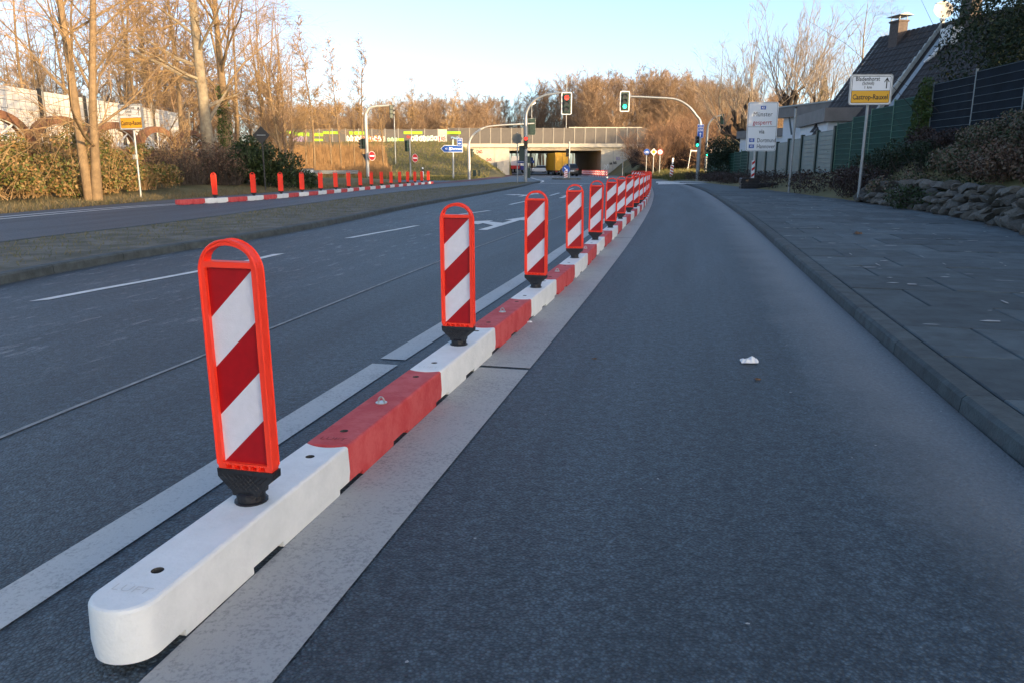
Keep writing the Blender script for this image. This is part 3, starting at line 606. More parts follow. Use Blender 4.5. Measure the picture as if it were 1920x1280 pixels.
# ---------------------------------------------------------------- signs
def plain_pole(parent, h, r=.03, m='galv', lean=0): return pole(parent, [(0, 0, -.05), (lean*h, 0, h)], r, m=m)
def town_sign(loc, rz, zb, w_, h, label, lean=0):
    e = empty('town_sign', loc, rz, label, 'sign'); pole(e, [(0, .05, -.05), (lean*(zb+h)*.5, .05, zb+h*.5)], .038); xo = lean*(zb+h*.5)
    mb = MB(); mb.xz(rrect(w_, h, .05, xo, zb+h/2), -.012, .012, 0, 3); mb.build('plate', ['sign_white', 'sign_yellow', 'sign_black', 'galv'], e)
    r = MB(); v, f = holed(rrect(w_+.03, h+.03, .06, xo, zb+h/2), [rrect(w_-.015, h-.015, .045, xo, zb+h/2)], -.022, .02); r.add(v, f); r.build('rim', 'galv', e)
    y_ = MB(); wi, hi = w_-.075, h-.075; zm = zb+h*.46; zl = zb+.0375
    y_.flat([(xo-wi/2+.02, zl), (xo+wi/2-.02, zl), (xo+wi/2, zl+.02), (xo+wi/2, zm), (xo-wi/2, zm), (xo-wi/2, zl+.02)], -.0145, 0); y_.build('yellow_field', 'sign_yellow', e)
    k = MB(); v, f = holed(rrect(wi+.012, hi+.012, .03, xo, zb+h/2), [rrect(wi-.006, hi-.006, .025, xo, zb+h/2)], -.0175, -.0155); k.add(v, f); k.flat([(xo-wi/2, zm), (xo+wi/2, zm), (xo+wi/2, zm+.008), (xo-wi/2, zm+.008)], -.0165)
    s = h/.72
    text(k, 'Bladenhorst', .145*s, xo-.10*s, zb+h*.86, -.0165, sx=.86); text(k, '(Schloß)', .105*s, xo-.08*s, zb+h*.715, -.0165, sx=.86); text(k, '1 km', .10*s, xo-.08*s, zb+h*.58, -.0165)
    text(k, 'Castrop-Rauxel', .175*s, xo, zb+h*.245, -.0165, sx=.80, bold=.018)
    ax, az = xo+wi*.40, zb+h*.54
    k.flat([(ax-.012, az), (ax+.012, az), (ax+.012, az+.23*s), (ax-.012, az+.23*s)], -.0165); k.flat([(ax, az+.27*s), (ax-.065, az+.16*s), (ax-.052, az+.145*s), (ax, az+.225*s)], -.0168); k.flat([(ax, az+.27*s), (ax, az+.225*s), (ax+.052, az+.145*s), (ax+.065, az+.16*s)], -.0168)
    k.build('lettering', 'sign_black', e); return e
x0, Y = G(1602, 377, .1)
town_sign((x0+.11, Y, gz(Y)+.07), -.06, zat(194, Y)-gz(Y)-.1, 1.0, .70, 'yellow and white town sign on a leaning pole in front of the boulder wall', .008)
x0, Y = G(262, 373)
o = town_sign((x0, Y, terrain(x0, Y)), -.45, zat(243, Y)-terrain(x0, Y), 1.0, .72, 'sunlit yellow and white town sign beside the bramble hedge')
mb = MB(); mb.box((0, 0, zat(295, Y)-terrain(x0, Y)), (.12, .09, .14)); mb.build('clamp_box', 'galv_light', o)
# closed-motorway sign on rubber plates
Y = 34.; x0 = xat(1404, 350, Y); g0 = gz(Y)+.075; e = empty('detour_board', (x0, Y, g0), -.10, 'tall white board announcing a closed motorway, standing on stacked rubber plates', 'sign')
zb, h, w_ = zat(284, Y)-g0, 2.02, 1.26; cx = .38
pole(e, [(cx-.22, .06, .2), (cx-.22, .06, zb+h*.6)], .045, m='galv_light')
mb = MB(); mb.xz(rrect(w_, h, .08, cx, zb+h/2), -.012, .012, 0, 1); mb.build('plate', ['sign_white', 'galv'], e)
k = MB(); v, f = holed(rrect(w_-.06, h-.06, .06, cx, zb+h/2), [rrect(w_-.085, h-.085, .05, cx, zb+h/2)], -.0155, -.0135); k.add(v, f); zz_ = zb+h*.495
k.flat([(cx-w_/2+.04, zz_), (cx+w_/2-.04, zz_), (cx+w_/2-.04, zz_+.014), (cx-w_/2+.04, zz_+.014)], -.0145)
text(k, 'Münster', .27, cx, zb+h*.75, -.0145, sx=.88, bold=0.); text(k, 'via', .25, cx, zb+h*.40, -.0145, sx=.85); text(k, 'Dortmund', .25, cx-.16, zb+h*.22, -.0145, sx=.74, al='l', bold=.004); text(k, 'Hannover', .25, cx-.16, zb+h*.095, -.0145, sx=.76, al='l', bold=.004); k.build('lettering', 'sign_black', e)
k = MB(); text(k, 'gesperrt', .27, cx, zb+h*.585, -.0145, sx=.86, bold=.004); k.build('red_lettering', 'sign_red', e)
for tx_, X_, Z_ in (('43', cx, .885), ('42', cx-.39, .225), ('45', cx-.39, .10)):
    k = MB(); zc = zb+h*Z_; k.flat([(X_-.115, zc), (X_-.10, zc+.045), (X_-.125, zc+.075), (X_+.125, zc+.075), (X_+.10, zc+.045), (X_+.115, zc), (X_+.10, zc-.045), (X_+.125, zc-.075), (X_-.125, zc-.075), (X_-.10, zc-.045)], -.0145, 0)
    text(k, tx_, .125, X_, zc, -.0160, 1, bold=.02); k.build('motorway_shield', ['sign_blue', 'sign_white'], e)
rs = random.Random(3)
def foot_plate(loc, rz, label, grp):
    mb = MB(); mb.xz([(-.40, 0), (.40, 0), (.40, .085), (.36, .11), (-.36, .11), (-.40, .085)], -.2, .2)
    for q in (-.26, -.09, .09, .26): mb.box((q, -.203, .05), (.1, .02, .06))
    return tag(mb.build('foot_plate', 'black_rubber', None, loc, rz), label, 'foot plate', grp)
for k in range(4): foot_plate((x0+.05+rs.uniform(-.04, .04), Y+rs.uniform(-.05, .05), g0+k*.112), rs.uniform(-.15, .15), 'black rubber foot plate in the stack holding the closed-motorway board', 'rubber plates under the closed-motorway board')
for k in range(2): foot_plate((x0+.85+rs.uniform(-.05, .05), Y+.15, g0+k*.112), rs.uniform(-.2, .2), 'black rubber foot plate lying under the striped barrier post', 'rubber plates under the striped post')
e = empty('barrier_post', (xat(1411, 340, Y-.1), Y-.05, g0+.11), .05, 'narrow red and white striped barrier post beside the closed-motorway board', 'barrier post')
mb = MB(); mb.xz(rrect(.13, 1.02, .04, 0, .57), -.015, .015); mb.build('board', 'sign_white', e)
for i in range(4):
    z0 = .10+i*.26; mb = MB(); mb.flat([(-.062, z0), (.062, z0+.09), (.062, z0+.2), (-.062, z0+.11)], -.0175); mb.build('stripe', 'sign_red', e)
Y = 28.; e = empty('bare_post', (xat(1479, 360, Y), Y, gz(Y)+.06), 0, 'bare thin grey post with no sign, between the white board and the leaning town sign', 'post'); pole(e, [(0, 0, 0), (.02, 0, zat(201, Y)-gz(Y)-.1)], .042, m='galv'); mb = MB(); mb.tube([(.02, 0, zat(201, Y)-gz(Y)-.11), (.02, 0, zat(201, Y)-gz(Y)-.07)], .048, 10); mb.build('cap', 'sign_black', e)
# direction sign to Dortmund and blue number sign
Y = 68.; b = base_at(850, Y); e = empty('direction_sign', b, 0, 'blue arrow-shaped direction sign pointing left with a square blue sign above', 'sign'); h0 = b[2]
pole(e, [(0, .08, 0), (0, .08, zat(262, Y)-h0)], .08, m='galv_light'); zc = zat(279.5, Y)-h0; x1, x2 = xat(826, 280, Y)-b[0], xat(868, 280, Y)-b[0]
mb = MB(); mb.xz([(x1, zc), (x1+.3, zc-.3), (x2, zc-.3), (x2, zc+.3), (x1+.3, zc+.3)], -.03, .0, 0); mb.build('arrow_blade', 'sign_white', e)
mb = MB(); mb.flat([(x1+.07, zc), (x1+.32, zc-.26), (x2-.04, zc-.26), (x2-.04, zc+.26), (x1+.32, zc+.26)], -.033, 0); text(mb, 'Dortmund', .30, x1+1.38, zc, -.036, 1, sx=.75); text(mb, '42', .2, x1+.5, zc, -.036, 1); mb.flat([(x1+.72, zc-.12), (x1+.9, zc-.12), (x1+.86, zc+.12), (x1+.76, zc+.12)], -.036, 1); mb.build('blade_face', ['sign_blue', 'sign_white'], e)
zc = zat(267, Y)-h0; xc = xat(862, 267, Y)-b[0]; mb = MB(); mb.xz(rrect(.46, .66, .04, xc, zc), -.1, -.07, 0); mb.build('number_plate', 'sign_white', e)
mb = MB(); mb.flat(rrect(.41, .61, .03, xc, zc), -.103, 0); text(mb, 'U38', .17, xc, zc+.14, -.106, 1); mb.flat([(xc-.12, zc-.13), (xc-.03, zc-.05), (xc-.03, zc-.1), (xc+.12, zc-.1), (xc+.12, zc-.16), (xc-.03, zc-.16), (xc-.03, zc-.21)], -.106, 1); mb.build('number_face', ['sign_blue', 'sign_white'], e)
# dark diamond seen from behind
Y = 31.; b = base_at(497, Y); b = (b[0]-.02, Y, terrain(b[0], Y)); e = empty('diamond_sign', b, 0, 'dark diamond-shaped sign back on a thin post beside the ivy mound', 'sign'); z1 = zat(254, Y)-b[2]
pole(e, [(.0, 0, 0), (0, 0, z1+.2)], .03, m='sign_back_dark'); mb = MB(); mb.xz([(-.33, z1), (0, z1-.34), (.33, z1), (0, z1+.34)], -.06, -.04); mb.build('plate', 'sign_back_dark', e)
mb = MB(); mb.box((0, -.07, z1), (.34, .015, .03)); mb.build('clamp', 'galv', e)
# octagon seen from behind, on the median
Y = 49.; b = base_at(970, Y); e = empty('octagon_sign', (b[0], Y, gz(Y)+.06), 0, 'grey octagonal sign seen from behind on a thin median post', 'sign'); z1 = zat(259, Y)-b[2]-.1
pole(e, [(0, 0, 0), (0, 0, z1+.35)], .035); mb = MB(); mb.xz(circ(.33, -.02, z1, 8), -.05, -.03); mb.build('plate', 'sign_back', e); mb = MB(); mb.box((.16, -.08, z1), (.18, .05, .36)); mb.build('side_plate', 'sign_back', e)
# three round and square signs before the thicket
Y = 80.
for px, kind, lab in ((1211, 'cycle', 'round blue cycle path sign in front of the dark thicket'), (1224, 'prio', 'yellow diamond priority road sign in front of the dark thicket'), (1236, '50', 'round red-rimmed speed limit sign in front of the dark thicket')):
    b = base_at(px, Y); g0 = terrain(b[0], Y); zc = zat(285.5, Y)-g0; e = empty('road_sign', (b[0], Y, g0), 0, lab, 'sign'); pole(e, [(0, .03, -.05), (0, .03, zc)], .045); mb = MB()
    if kind == 'cycle':
        mb.xz(circ(.31, 0, zc, 24), -.012, .01, 0, 2); k = MB()
        for cx_ in (-.12, .12):
            v, f = holed(circ(.09, cx_, zc-.05, 14), [circ(.065, cx_, zc-.05, 14)], -.02, -.0145); k.add(v, f)
        for (a1, b1, a2, b2) in ((-.12, -.05, -.05, .07), (-.05, .07, .08, .07), (.12, -.05, .07, .1), (-.05, .07, 0, -.05), (0, -.05, .08, .07)):
            k.tube([(a1, -.017, zc+b1), (a2, -.017, zc+b2)], .012, 4)
        k.build('bicycle_symbol', 'sign_white', e)
    elif kind == 'prio':
        mb.xz([(-.36, zc), (0, zc-.36), (.36, zc), (0, zc+.36)], -.012, .01, 1, 2); k = MB(); k.flat([(-.22, zc), (0, zc-.22), (.22, zc), (0, zc+.22)], -.015); k.build('yellow_field', 'sign_yellow', e)
    else:
        mb.xz(circ(.31, 0, zc, 24), -.012, .01, 3, 2); k = MB(); k.flat(circ(.23, 0, zc, 24), -.015, 0); text(k, '50', .26, 0, zc, -.018, 1, sx=.9, bold=.02); k.build('speed_face', ['sign_white', 'sign_black'], e)
    mb.build('plate', ['sign_blue', 'sign_white', 'sign_back', 'sign_red'], e)
def striped_board(parent, w_, h, z0, flipd=1, x=0, y=-.02):
    mb = MB(); mb.xz(rrect(w_, h, .02, x, z0+h/2), y-.01, y+.01, 0); n_ = 4; st = h/n_
    mb.build('board', 'sign_white', parent); k = MB()
    for i in range(n_):
        a = z0+i*st; q = [(x-w_/2*.95*flipd, a), (x+w_/2*.95*flipd, a+st*.5), (x+w_/2*.95*flipd, a+st*.95), (x-w_/2*.95*flipd, a+st*.45)]; k.flat(q if flipd > 0 else q[::-1], y-.0125)
    k.build('stripes', 'sign_red', parent)
Y = 66.; b = base_at(1258, Y); g0 = terrain(b[0], Y); e = empty('warning_board', (b[0], Y, g0), .25, 'small red and white striped warning board with a white reflector on top, by the verge', 'warning board'); e.rotation_euler = (0, .06, .25)
striped_board(e, .30, .95, .2, -1); pole(e, [(0, .02, -.05), (0, .02, 1.5)], .03); mb = MB(); mb.xz(rrect(.14, .5, .05, .02, 1.5), -.03, .0); mb.build('reflector', 'sign_white', e)
Y = 80.; b = base_at(1288, Y); g0 = terrain(b[0], Y); e = empty('street_name_post', (b[0], Y, g0), 0, 'leaning pale post with a short street-name arm in front of the thicket', 'post'); z1 = zat(281, Y)-g0; pole(e, [(0, 0, -.05), (.28, 0, z1)], .05, m='galv_light'); mb = MB(); mb.box((.28+.42, 0, z1-.12), (.8, .03, .13)); mb.build('name_plate', 'sign_pale', e)
Y = 92.; b = base_at(1167, Y); g0 = gz(Y); e = empty('lamp_post', (b[0], Y, g0), 0, 'plain thin grey post standing in front of the graffiti wing wall', 'post'); pole(e, [(0, 0, 0), (0, 0, zat(285, Y)-g0)], .06)
# traffic island before the underpass
Y = 70.; bx_, _ = xat(1062, 338, Y), 0; mb = MB(); cp = circ(1, 0, 0, 24); bot = [(bx_+1.35*a, Y+2.3*c, gz(Y)-.02) for a, c in cp]; top = [(bx_+1.28*a, Y+2.2*c, gz(Y)+.11) for a, c in cp]
mb.add(bot+top, [tuple(range(24, 48))]+[(i, (i+1) % 24, (i+1) % 24+24, i+24) for i in range(24)]); tag(mb.build('traffic_island', 'median_turf'), kind='structure')
e = empty('island_signal', (bx_+.22, Y, gz(Y)+.1), 0, 'pole on the traffic island with a dark lamp head', 'traffic light'); h0 = gz(Y)+.1; pole(e, [(0, 0, 0), (0, 0, zat(266, Y)-h0)], .075); signal_head(e, -.2, .05, zat(287, Y)-h0, .2, None, 1.3, colour='signal_black')
e = empty('keep_right_sign', (bx_-.08, Y-.5, gz(Y)+.1), 0, 'round blue keep-right sign above a striped board on the traffic island', 'sign'); zc = zat(318, Y-.5)-h0; pole(e, [(0, .03, 0), (0, .03, zc)], .035)
mb = MB(); mb.xz(circ(.34, 0, zc, 24), -.012, .01, 0, 0); mb.build('disc', 'sign_blue', e); mb = MB(); a = rad(-45)
mb.add([(c_*math.cos(a)-s_*math.sin(a), -.0145, zc+c_*math.sin(a)+s_*math.cos(a)) for c_, s_ in ((-.22, -.04), (.04, -.04), (.04, -.12), (.22, 0), (.04, .12), (.04, .04), (-.22, .04))], [tuple(range(7))]); mb.build('arrow', 'sign_white', e); striped_board(e, .30, .62, .05, -1, -.02)
# delineator posts, cabinet and guard rail by the slip road
for px, Yd, lab in ((517, 38., 'white delineator post in front of the ivy mound'), (793, 62., 'white delineator post at the end of the far beacon row')):
    b = base_at(px, Yd); g0 = terrain(b[0], Yd); e = empty('delineator_post', (b[0], Yd, g0), 0, lab, 'post'); mb = MB(); mb.xz([(-.06, 0), (.06, 0), (.06, .95), (-.06, 1.02)], -.05, .05); mb.build('post', 'sign_white', e); mb = MB(); mb.xz([(-.063, .70), (.063, .70), (.063, .86), (-.063, .86)], -.053, .053); mb.build('black_band', 'sign_black', e)
Yd = 37.; b = base_at(578, Yd); g0 = terrain(b[0], Yd); e = empty('utility_cabinet', (b[0], Yd, g0), .3, 'pale grey utility cabinet at the foot of the ivy mound', 'cabinet'); mb = MB(); mb.xz(rrect(.5, .85, .02, 0, .425), -.15, .15); mb.build('housing', 'sign_pale', e); mb = MB(); mb.box((0, 0, .88), (.56, .36, .05)); mb.build('lid', 'sign_back', e); mb = MB(); mb.box((.0, -.155, .43), (.42, .01, .7)); mb.build('door', 'sign_pale', e)
e = empty('guard_rail', (-20, 66, terrain(-20, 66)), .12, 'steel guard rail beyond the slip road below the reeds', 'guard rail'); mb = MB(); prof = [(0, .45), (-.04, .5), (-.04, .55), (0, .6), (-.04, .65), (-.04, .7), (0, .75)]
v = []
for x in np.linspace(-12, 7, 15): v += [(x, q[0], q[1]+.0) for q in prof]
mb.add(v, [(i*7+j, i*7+j+1, i*7+8+j, i*7+7+j) for i in range(14) for j in range(6)]); mb.build('rail', 'galv', e)
for x in np.linspace(-11, 6, 8): mb = MB(); mb.box((x, .06, .33), (.08, .1, .75)); mb.build('post', 'galv', e)
# lamps far behind
for px, py, Yl, lab in ((1063, 138, 140., 'tall thin street lamp with a white head rising behind the bridge'), (997, 196, 150., 'shorter thin street lamp rising behind the bridge noise barrier'), (737, 160, 100., 'street lamp head showing above the side-on traffic light')):
    x_, y_, z_ = AT(px, py, Yl); g0 = terrain(x_, Yl); e = empty('street_lamp', (x_, Yl, g0), 0, lab, 'street lamp'); pole(e, [(0, 0, -.2), (0, 0, z_-g0-.3), (.15, 0, z_-g0)], [.08, .05, .04], m='galv'); mb = MB(); mb.box((.35, 0, z_-g0+.12), (.9, .35, .3), ry=-.5); mb.build('lamp_head', 'sign_white', e)
# ---------------------------------------------------------------- bridge, noise barriers
YB = 125.
br = empty('motorway_bridge', (7, YB, gz(YB)), 0, 'concrete motorway bridge over the road with a wide dark underpass', 'bridge')
zt, zs, zsf = zat(270, YB), zat(277, YB), zat(283, YB); g0 = gz(YB); XL, XR = xat(955, 300, YB), xat(1127, 300, YB)
def part(name, m, boxes, parent=br):
    mb = MB()
    for c, d in boxes: mb.box((c[0]-7, c[1]-YB, c[2]-g0), d)
    return mb.build(name, m, parent)
part('edge_beam', 'concrete_light', [((5, YB-.28, (zt+zs)/2), (44, .56, zt-zs))])
part('deck', 'concrete', [((5.7, YB+15.2, (zt+zsf)/2-.02), (42, 30.4, zt-zsf-.06))])
part('girder', 'concrete', [(((XL+XR)/2, YB+.02, (zs+zsf)/2), (XR-XL+1.2, .1, zs-zsf-.02))])
mb = MB(); zz0 = g0-.6-g0
for (xa, xb, xc, xd) in ((XL-12, XL, XL-1.6, XL-14),): mb.add([(xa-7, -.06, zz0), (xb-7, -.06, zz0), (xc-7, 30, zz0), (xd-7, 30, zz0), (xa-7, -.06, zs-g0), (xb-7, -.06, zs-g0), (xc-7, 30, zs-g0), (xd-7, 30, zs-g0)], [(0, 1, 5, 4), (1, 2, 6, 5), (2, 3, 7, 6), (3, 0, 4, 7), (4, 5, 6, 7)])
mb.build('abutment', 'concrete_light', br)
mb = MB(); mb.add([(XR-7, -.06, zz0), (XR+8-7, -.06, zz0), (XR+6-7, 30, zz0), (XR-1.7-7, 30, zz0), (XR-7, -.06, zs-g0), (XR+8-7, -.06, zs-g0), (XR+6-7, 30, zs-g0), (XR-1.7-7, 30, zs-g0)], [(0, 1, 5, 4), (1, 2, 6, 5), (2, 3, 7, 6), (3, 0, 4, 7), (4, 5, 6, 7)]); mb.build('abutment', 'concrete_light', br)
mb = MB(); mb.xz([(XL-1.9-7, -.5), (XL+.02-7, -.5), (XL+.02-7, 2.35), (XL-1.9-7, 2.0)], -1.6, -.1); mb.build('wing_wall', 'concrete_grey', br)
for k, x in enumerate(np.arange(XL-9.5, XL, 2.4)): mb = MB(); mb.box((x-7, -.065, 2.2), (.05, .03, 4)); mb.build('joint', 'concrete_grey', br)
for x in (XR+1.9, XR+3.8): mb = MB(); mb.box((x-7, -.065, 2.2), (.05, .03, 4)); mb.build('joint', 'concrete_grey', br)
rg = random.Random(8)
def scribble(x0, x1, z0, z1, y, m, n_, wd, parent, name='graffiti'):
    mb = MB()
    for i in range(n_):
        cx_, cz_ = x0+(x1-x0)*(i+.5)/n_, (z0+z1)/2; w2, h2 = (x1-x0)/n_*.55, (z1-z0)/2; k = rg.randint(5, 8); a0 = rg.uniform(0, 6.28); pts = []
        for j in range(k*3):
            a = a0+j/(k*3)*rg.uniform(5, 7.5); r_ = 1-.5*abs(math.sin(a*1.5+i)); pts.append((cx_+w2*r_*math.cos(a), cz_+h2*r_*math.sin(a)))
        for (a1, b1), (a2, b2) in zip(pts, pts[1:]):
            d = Vector((a2-a1, b2-b1)); 
            if d.length < 1e-4: continue
            d.normalize(); nx, nz = -d.y*wd/2, d.x*wd/2; y -= .00025
            mb.add([(a1-nx, y, b1-nz), (a2-nx, y, b2-nz), (a2+nx, y, b2+nz), (a1+nx, y, b1+nz)], [(0, 1, 2, 3)])
    return mb.build(name, m, parent)
for (a, b_, py0, py1, m, n_) in ((1132, 1142, 318, 308, 'g_white', 2), (1143, 1148, 310, 305, 'g_black', 2), (1150, 1156, 309, 303, 'g_black', 2), (1155, 1162, 302, 294, 'g_purple', 2), (1130, 1140, 326, 316, 'g_white', 2), (893, 905, 289, 281, 'g_red', 2), (912, 922, 303, 297, 'g_red', 2)):
    scribble(xat(a, 300, YB)-7, xat(b_, 300, YB)-7, zat(py0, YB)-g0, zat(py1, YB)-g0, -.075, m, n_, .09, br)
# noise barrier on the bridge: single panels between posts
def ribbed(w_, h, n_=7):
    mb = MB(); st = h/n_
    for i in range(n_): z0 = i*st; mb.xz([(-w_/2, z0+.02), (w_/2, z0+.02), (w_/2, z0+st-.03), (-w_/2, z0+st-.03)], -.06, .04)
    mb.box((0, .0, h/2), (w_, .06, h)); return mb.mesh('panel', ['noise_panel'])
PW = 19*YB/1440; hN = zat(240.5, YB)-zt
nb = empty('noise_barrier', (7, YB-.2, zt), 0, 'grey ribbed noise barrier with pale posts on the bridge parapet', 'noise barrier'); pm_ = ribbed(PW-.16, hN-.04)
xs = np.arange(xat(841, 250, YB), xat(1200, 250, YB), PW)
for x in xs: link('panel', pm_, nb, (x+PW/2-7, 0, .02))
pp = MB(); pp.box((0, -.02, hN/2), (.14, .2, hN+.04)); ppm = pp.mesh('post', ['noise_post'])
for x in xs: link('post', ppm, nb, (x-7, 0, 0))
mb = MB(); mb.box((xat(1135, 240, YB)-7, 0, hN+.06), (11.5, .25, .12)); mb.build('cap_rail', 'noise_cap', nb)
nb2 = empty('noise_barrier', (-25, YB-.5, 4.35), 0, 'dark noise barrier with lime stripes and colourful graffiti on the embankment', 'noise barrier'); Yn = YB-.5; zb2 = zat(271, Yn); nb2.location.z = zb2; h2 = zat(243, Yn)-zb2
segs = []; x = xat(500, 250, Yn); xe = xat(840, 250, Yn); pm2 = ribbed(PW*1.25-.1, h2, 6)
i = 0
while x < xe-.3:
    link('panel', pm2, nb2, (x+PW*.625+25, 0, 0)); link('post', ppm, nb2, (x+25, 0, 0)); x += PW*1.25; i += 1
for a, b_, p0, p1 in ((500, 520, 256, 249), (520, 552, 251, 246), (553, 580, 256, 249), (588, 606, 256, 250), (588, 605, 265, 261), (606, 634, 252, 247), (655, 684, 253, 247), (728, 757, 265, 260), (757, 792, 252, 247), (838, 864, 252, 247)):
    mb = MB(); xa, xb = xat(a, 250, Yn), xat(b_, 250, Yn); mb.box(((xa+xb)/2+25, -.09, (zat(p0, Yn)+zat(p1, Yn))/2-zb2), (xb-xa, .05, zat(p1, Yn)-zat(p0, Yn))); mb.build('lime_stripe', 'lime', nb2)
mb = MB(); xa, xb = xat(820, 250, Yn), xat(838, 250, Yn); mb.box(((xa+xb)/2+25, -.09, h2/2), (xb-xa, .05, h2)); mb.build('door', 'noise_cap', nb2)
for a, b_, p0, p1, m, n_ in ((525, 545, 266, 254, 'g_blue', 3), (546, 575, 267, 254, 'g_purple', 4), (650, 680, 268, 254, 'g_white', 5), (655, 722, 268, 254, 'g_orange', 6), (680, 722, 268, 255, 'g_white', 6), (665, 715, 266, 256, 'g_red', 5), (726, 745, 267, 258, 'g_teal', 3), (762, 770, 260, 255, 'g_red', 1), (770, 800, 267, 254, 'g_white', 4), (775, 815, 267, 254, 'g_teal', 4), (800, 820, 266, 254, 'g_white', 3), (822, 836, 266, 255, 'g_red', 2), (820, 837, 267, 254, 'g_white', 2), (845, 862, 262, 257, 'g_blue', 2)):
    scribble(xat(a, 260, Yn)+25, xat(b_, 260, Yn)+25, zat(p0, Yn)-zb2, zat(p1, Yn)-zb2, -.13-.01*rg.random(), m, n_, .16, nb2)
# ---------------------------------------------------------------- vehicles at the underpass
def wheel(parent, x, y, z, r, w_):
    mb = MB(); mb.tube([(x-w_/2, y, z), (x+w_/2, y, z)], r, 20); o = mb.build('wheel', 'tyre', parent); mb = MB(); mb.tube([(x-w_/2-.01, y, z), (x+w_/2+.01, y, z)], r*.55, 14); mb.build('rim', 'galv', o); return o
Y = 119.; xc = xat(1054, 310, Y); g0 = gz(Y); e = empty('box_truck', (xc, Y, g0), .10, 'yellow box truck entering the underpass, seen from behind', 'truck')
mb = MB(); mb.box((0, 4, 2.0), (2.2, 8, 2.6)); mb.build('cargo_box', 'truck_yellow', e); mb = MB(); mb.box((0, 4.2, .55), (2.0, 8, .3)); mb.box((0, .1, .5), (2.1, .1, .28)); mb.build('chassis', 'truck_dark', e)
mb = MB(); mb.box((0, -.012, 2.0), (.03, .03, 2.5)); mb.box((-1.08, -.012, 2.0), (.05, .03, 2.6)); mb.box((1.08, -.012, 2.0), (.05, .03, 2.6)); mb.build('door_frame', 'truck_dark', e)
mb = MB(); mb.box((-.1, -.02, .5), (.5, .02, .12)); mb.build('number_plate', 'sign_white', e)
for s_ in (-1, 1):
    mb = MB(); mb.box((s_*.85, -.02, .55), (.3, .04, .14)); mb.build('tail_light', 'tail_red', e); wheel(e, s_*.85, 1.6, .45, .45, .45); wheel(e, s_*.85, 2.7, .45, .45, .45); wheel(e, s_*.85, 8.4, .45, .45, .3)
mb = MB(); mb.xz([(-1.05, .6), (1.05, .6), (1.05, 2.6), (.9, 2.85), (-.9, 2.85), (-1.05, 2.6)], 8.2, 9.9); mb.build('cab', 'truck_yellow', e)
def car(px, Y, rz, label, paint, name='parked_car'):
    xc = xat(px, 320, Y); e = empty(name, (xc, Y, gz(Y)), rz, label, 'car'); secs = []
    prof = [(0, .35, .62, .78), (.12, .30, .98, .86), (.9, .28, 1.0, .9), (3.0, .28, 1.0, .9), (4.0, .3, .92, .86), (4.4, .35, .65, .7)]; v = []
    for y_, z0, z1, hw in prof: v += [(-hw, y_, z0), (hw, y_, z0), (hw, y_, z1*.8), (hw*.93, y_, z1), (-hw*.93, y_, z1), (-hw, y_, z1*.8)]
    mb = MB(); mb.add(v, [(i*6+j, i*6+(j+1) % 6, i*6+6+(j+1) % 6, i*6+6+j) for i in range(5) for j in range(6)]+[(5, 4, 3, 2, 1, 0), (30, 31, 32, 33, 34, 35)]); mb.build('body', paint, e, smooth=True)
    gl = MB(); v = [(-.82, .2, .96), (.82, .2, .96), (.64, .6, 1.5), (-.64, .6, 1.5), (-.82, 3.2, .96), (.82, 3.2, .96), (.66, 2.3, 1.5), (-.66, 2.3, 1.5)]
    gl.add(v, [(0, 1, 2, 3), (1, 5, 6, 2), (5, 4, 7, 6), (4, 0, 3, 7)]); gl.build('windows', 'glass_dark', e)
    rf = MB(); rf.add([(-.64, .58, 1.5), (.64, .58, 1.5), (.66, 2.32, 1.5), (-.66, 2.32, 1.5), (-.55, .75, 1.56), (.55, .75, 1.56), (.56, 2.1, 1.56), (-.56, 2.1, 1.56)], [(0, 1, 5, 4), (1, 2, 6, 5), (2, 3, 7, 6), (3, 0, 4, 7), (4, 5, 6, 7), (3, 2, 1, 0)]); rf.build('roof', paint, e, smooth=True)
    for s_ in (-1, 1):
        mb = MB(); mb.box((s_*.66, .03, .86), (.34, .14, .14)); mb.build('tail_light', 'tail_red', e)
        for yy in (.85, 3.55): wheel(e, s_*.76, yy, .33, .33, .22)
    mb = MB(); mb.box((0, .0, .66), (.5, .04, .12)); mb.build('number_plate', 'sign_white', e); mb = MB(); mb.box((0, .02, .42), (1.5, .16, .16)); mb.build('bumper', 'truck_dark', e)
car(1073, 101., .12, 'dark car driving towards the underpass behind the traffic island', 'car_black', 'dark_car'); car(1027, 176., 1.3, 'white car waiting beyond the underpass', 'car_white', 'white_car')
Y = 172.; xc = xat(972, 310, Y); e = empty('tractor_truck', (xc, Y, gz(Y)), math.pi-.5, 'white and blue lorry cab with a red part beyond the underpass', 'truck')
mb = MB(); mb.xz([(-1.2, 1.5), (1.2, 1.5), (1.15, 3.0), (.95, 3.5), (-.95, 3.5), (-1.15, 3.0)], -1.1, 1.2); mb.build('cab', 'car_white', e); mb = MB(); mb.box((0, 0, 1.05), (2.42, 2.4, .9)); mb.build('lower_cab', 'truck_blue', e); mb = MB(); mb.box((0, -1.12, 2.35), (2.0, .05, .9)); mb.box((0, .3, 2.35), (2.46, .9, .7)); mb.build('windows', 'glass_dark', e); mb = MB(); mb.box((0, 3.4, 1.2), (2.4, 4, .7)); mb.build('trailer', 'truck_red', e)
for s_ in (-1, 1):
    for yy in (-.2, 3.2, 4.6): wheel(e, s_*1.0, yy, .5, .5, .35)
Y = 160.; b = base_at(1000, Y); e = empty('far_direction_sign', (b[0]-2, Y, gz(Y)), 0, 'blue and white direction sign on two posts beyond the underpass', 'sign')
for x in (-.8, 1.6): pole(e, [(x, .1, 0), (x, .1, 3.2)], .06)
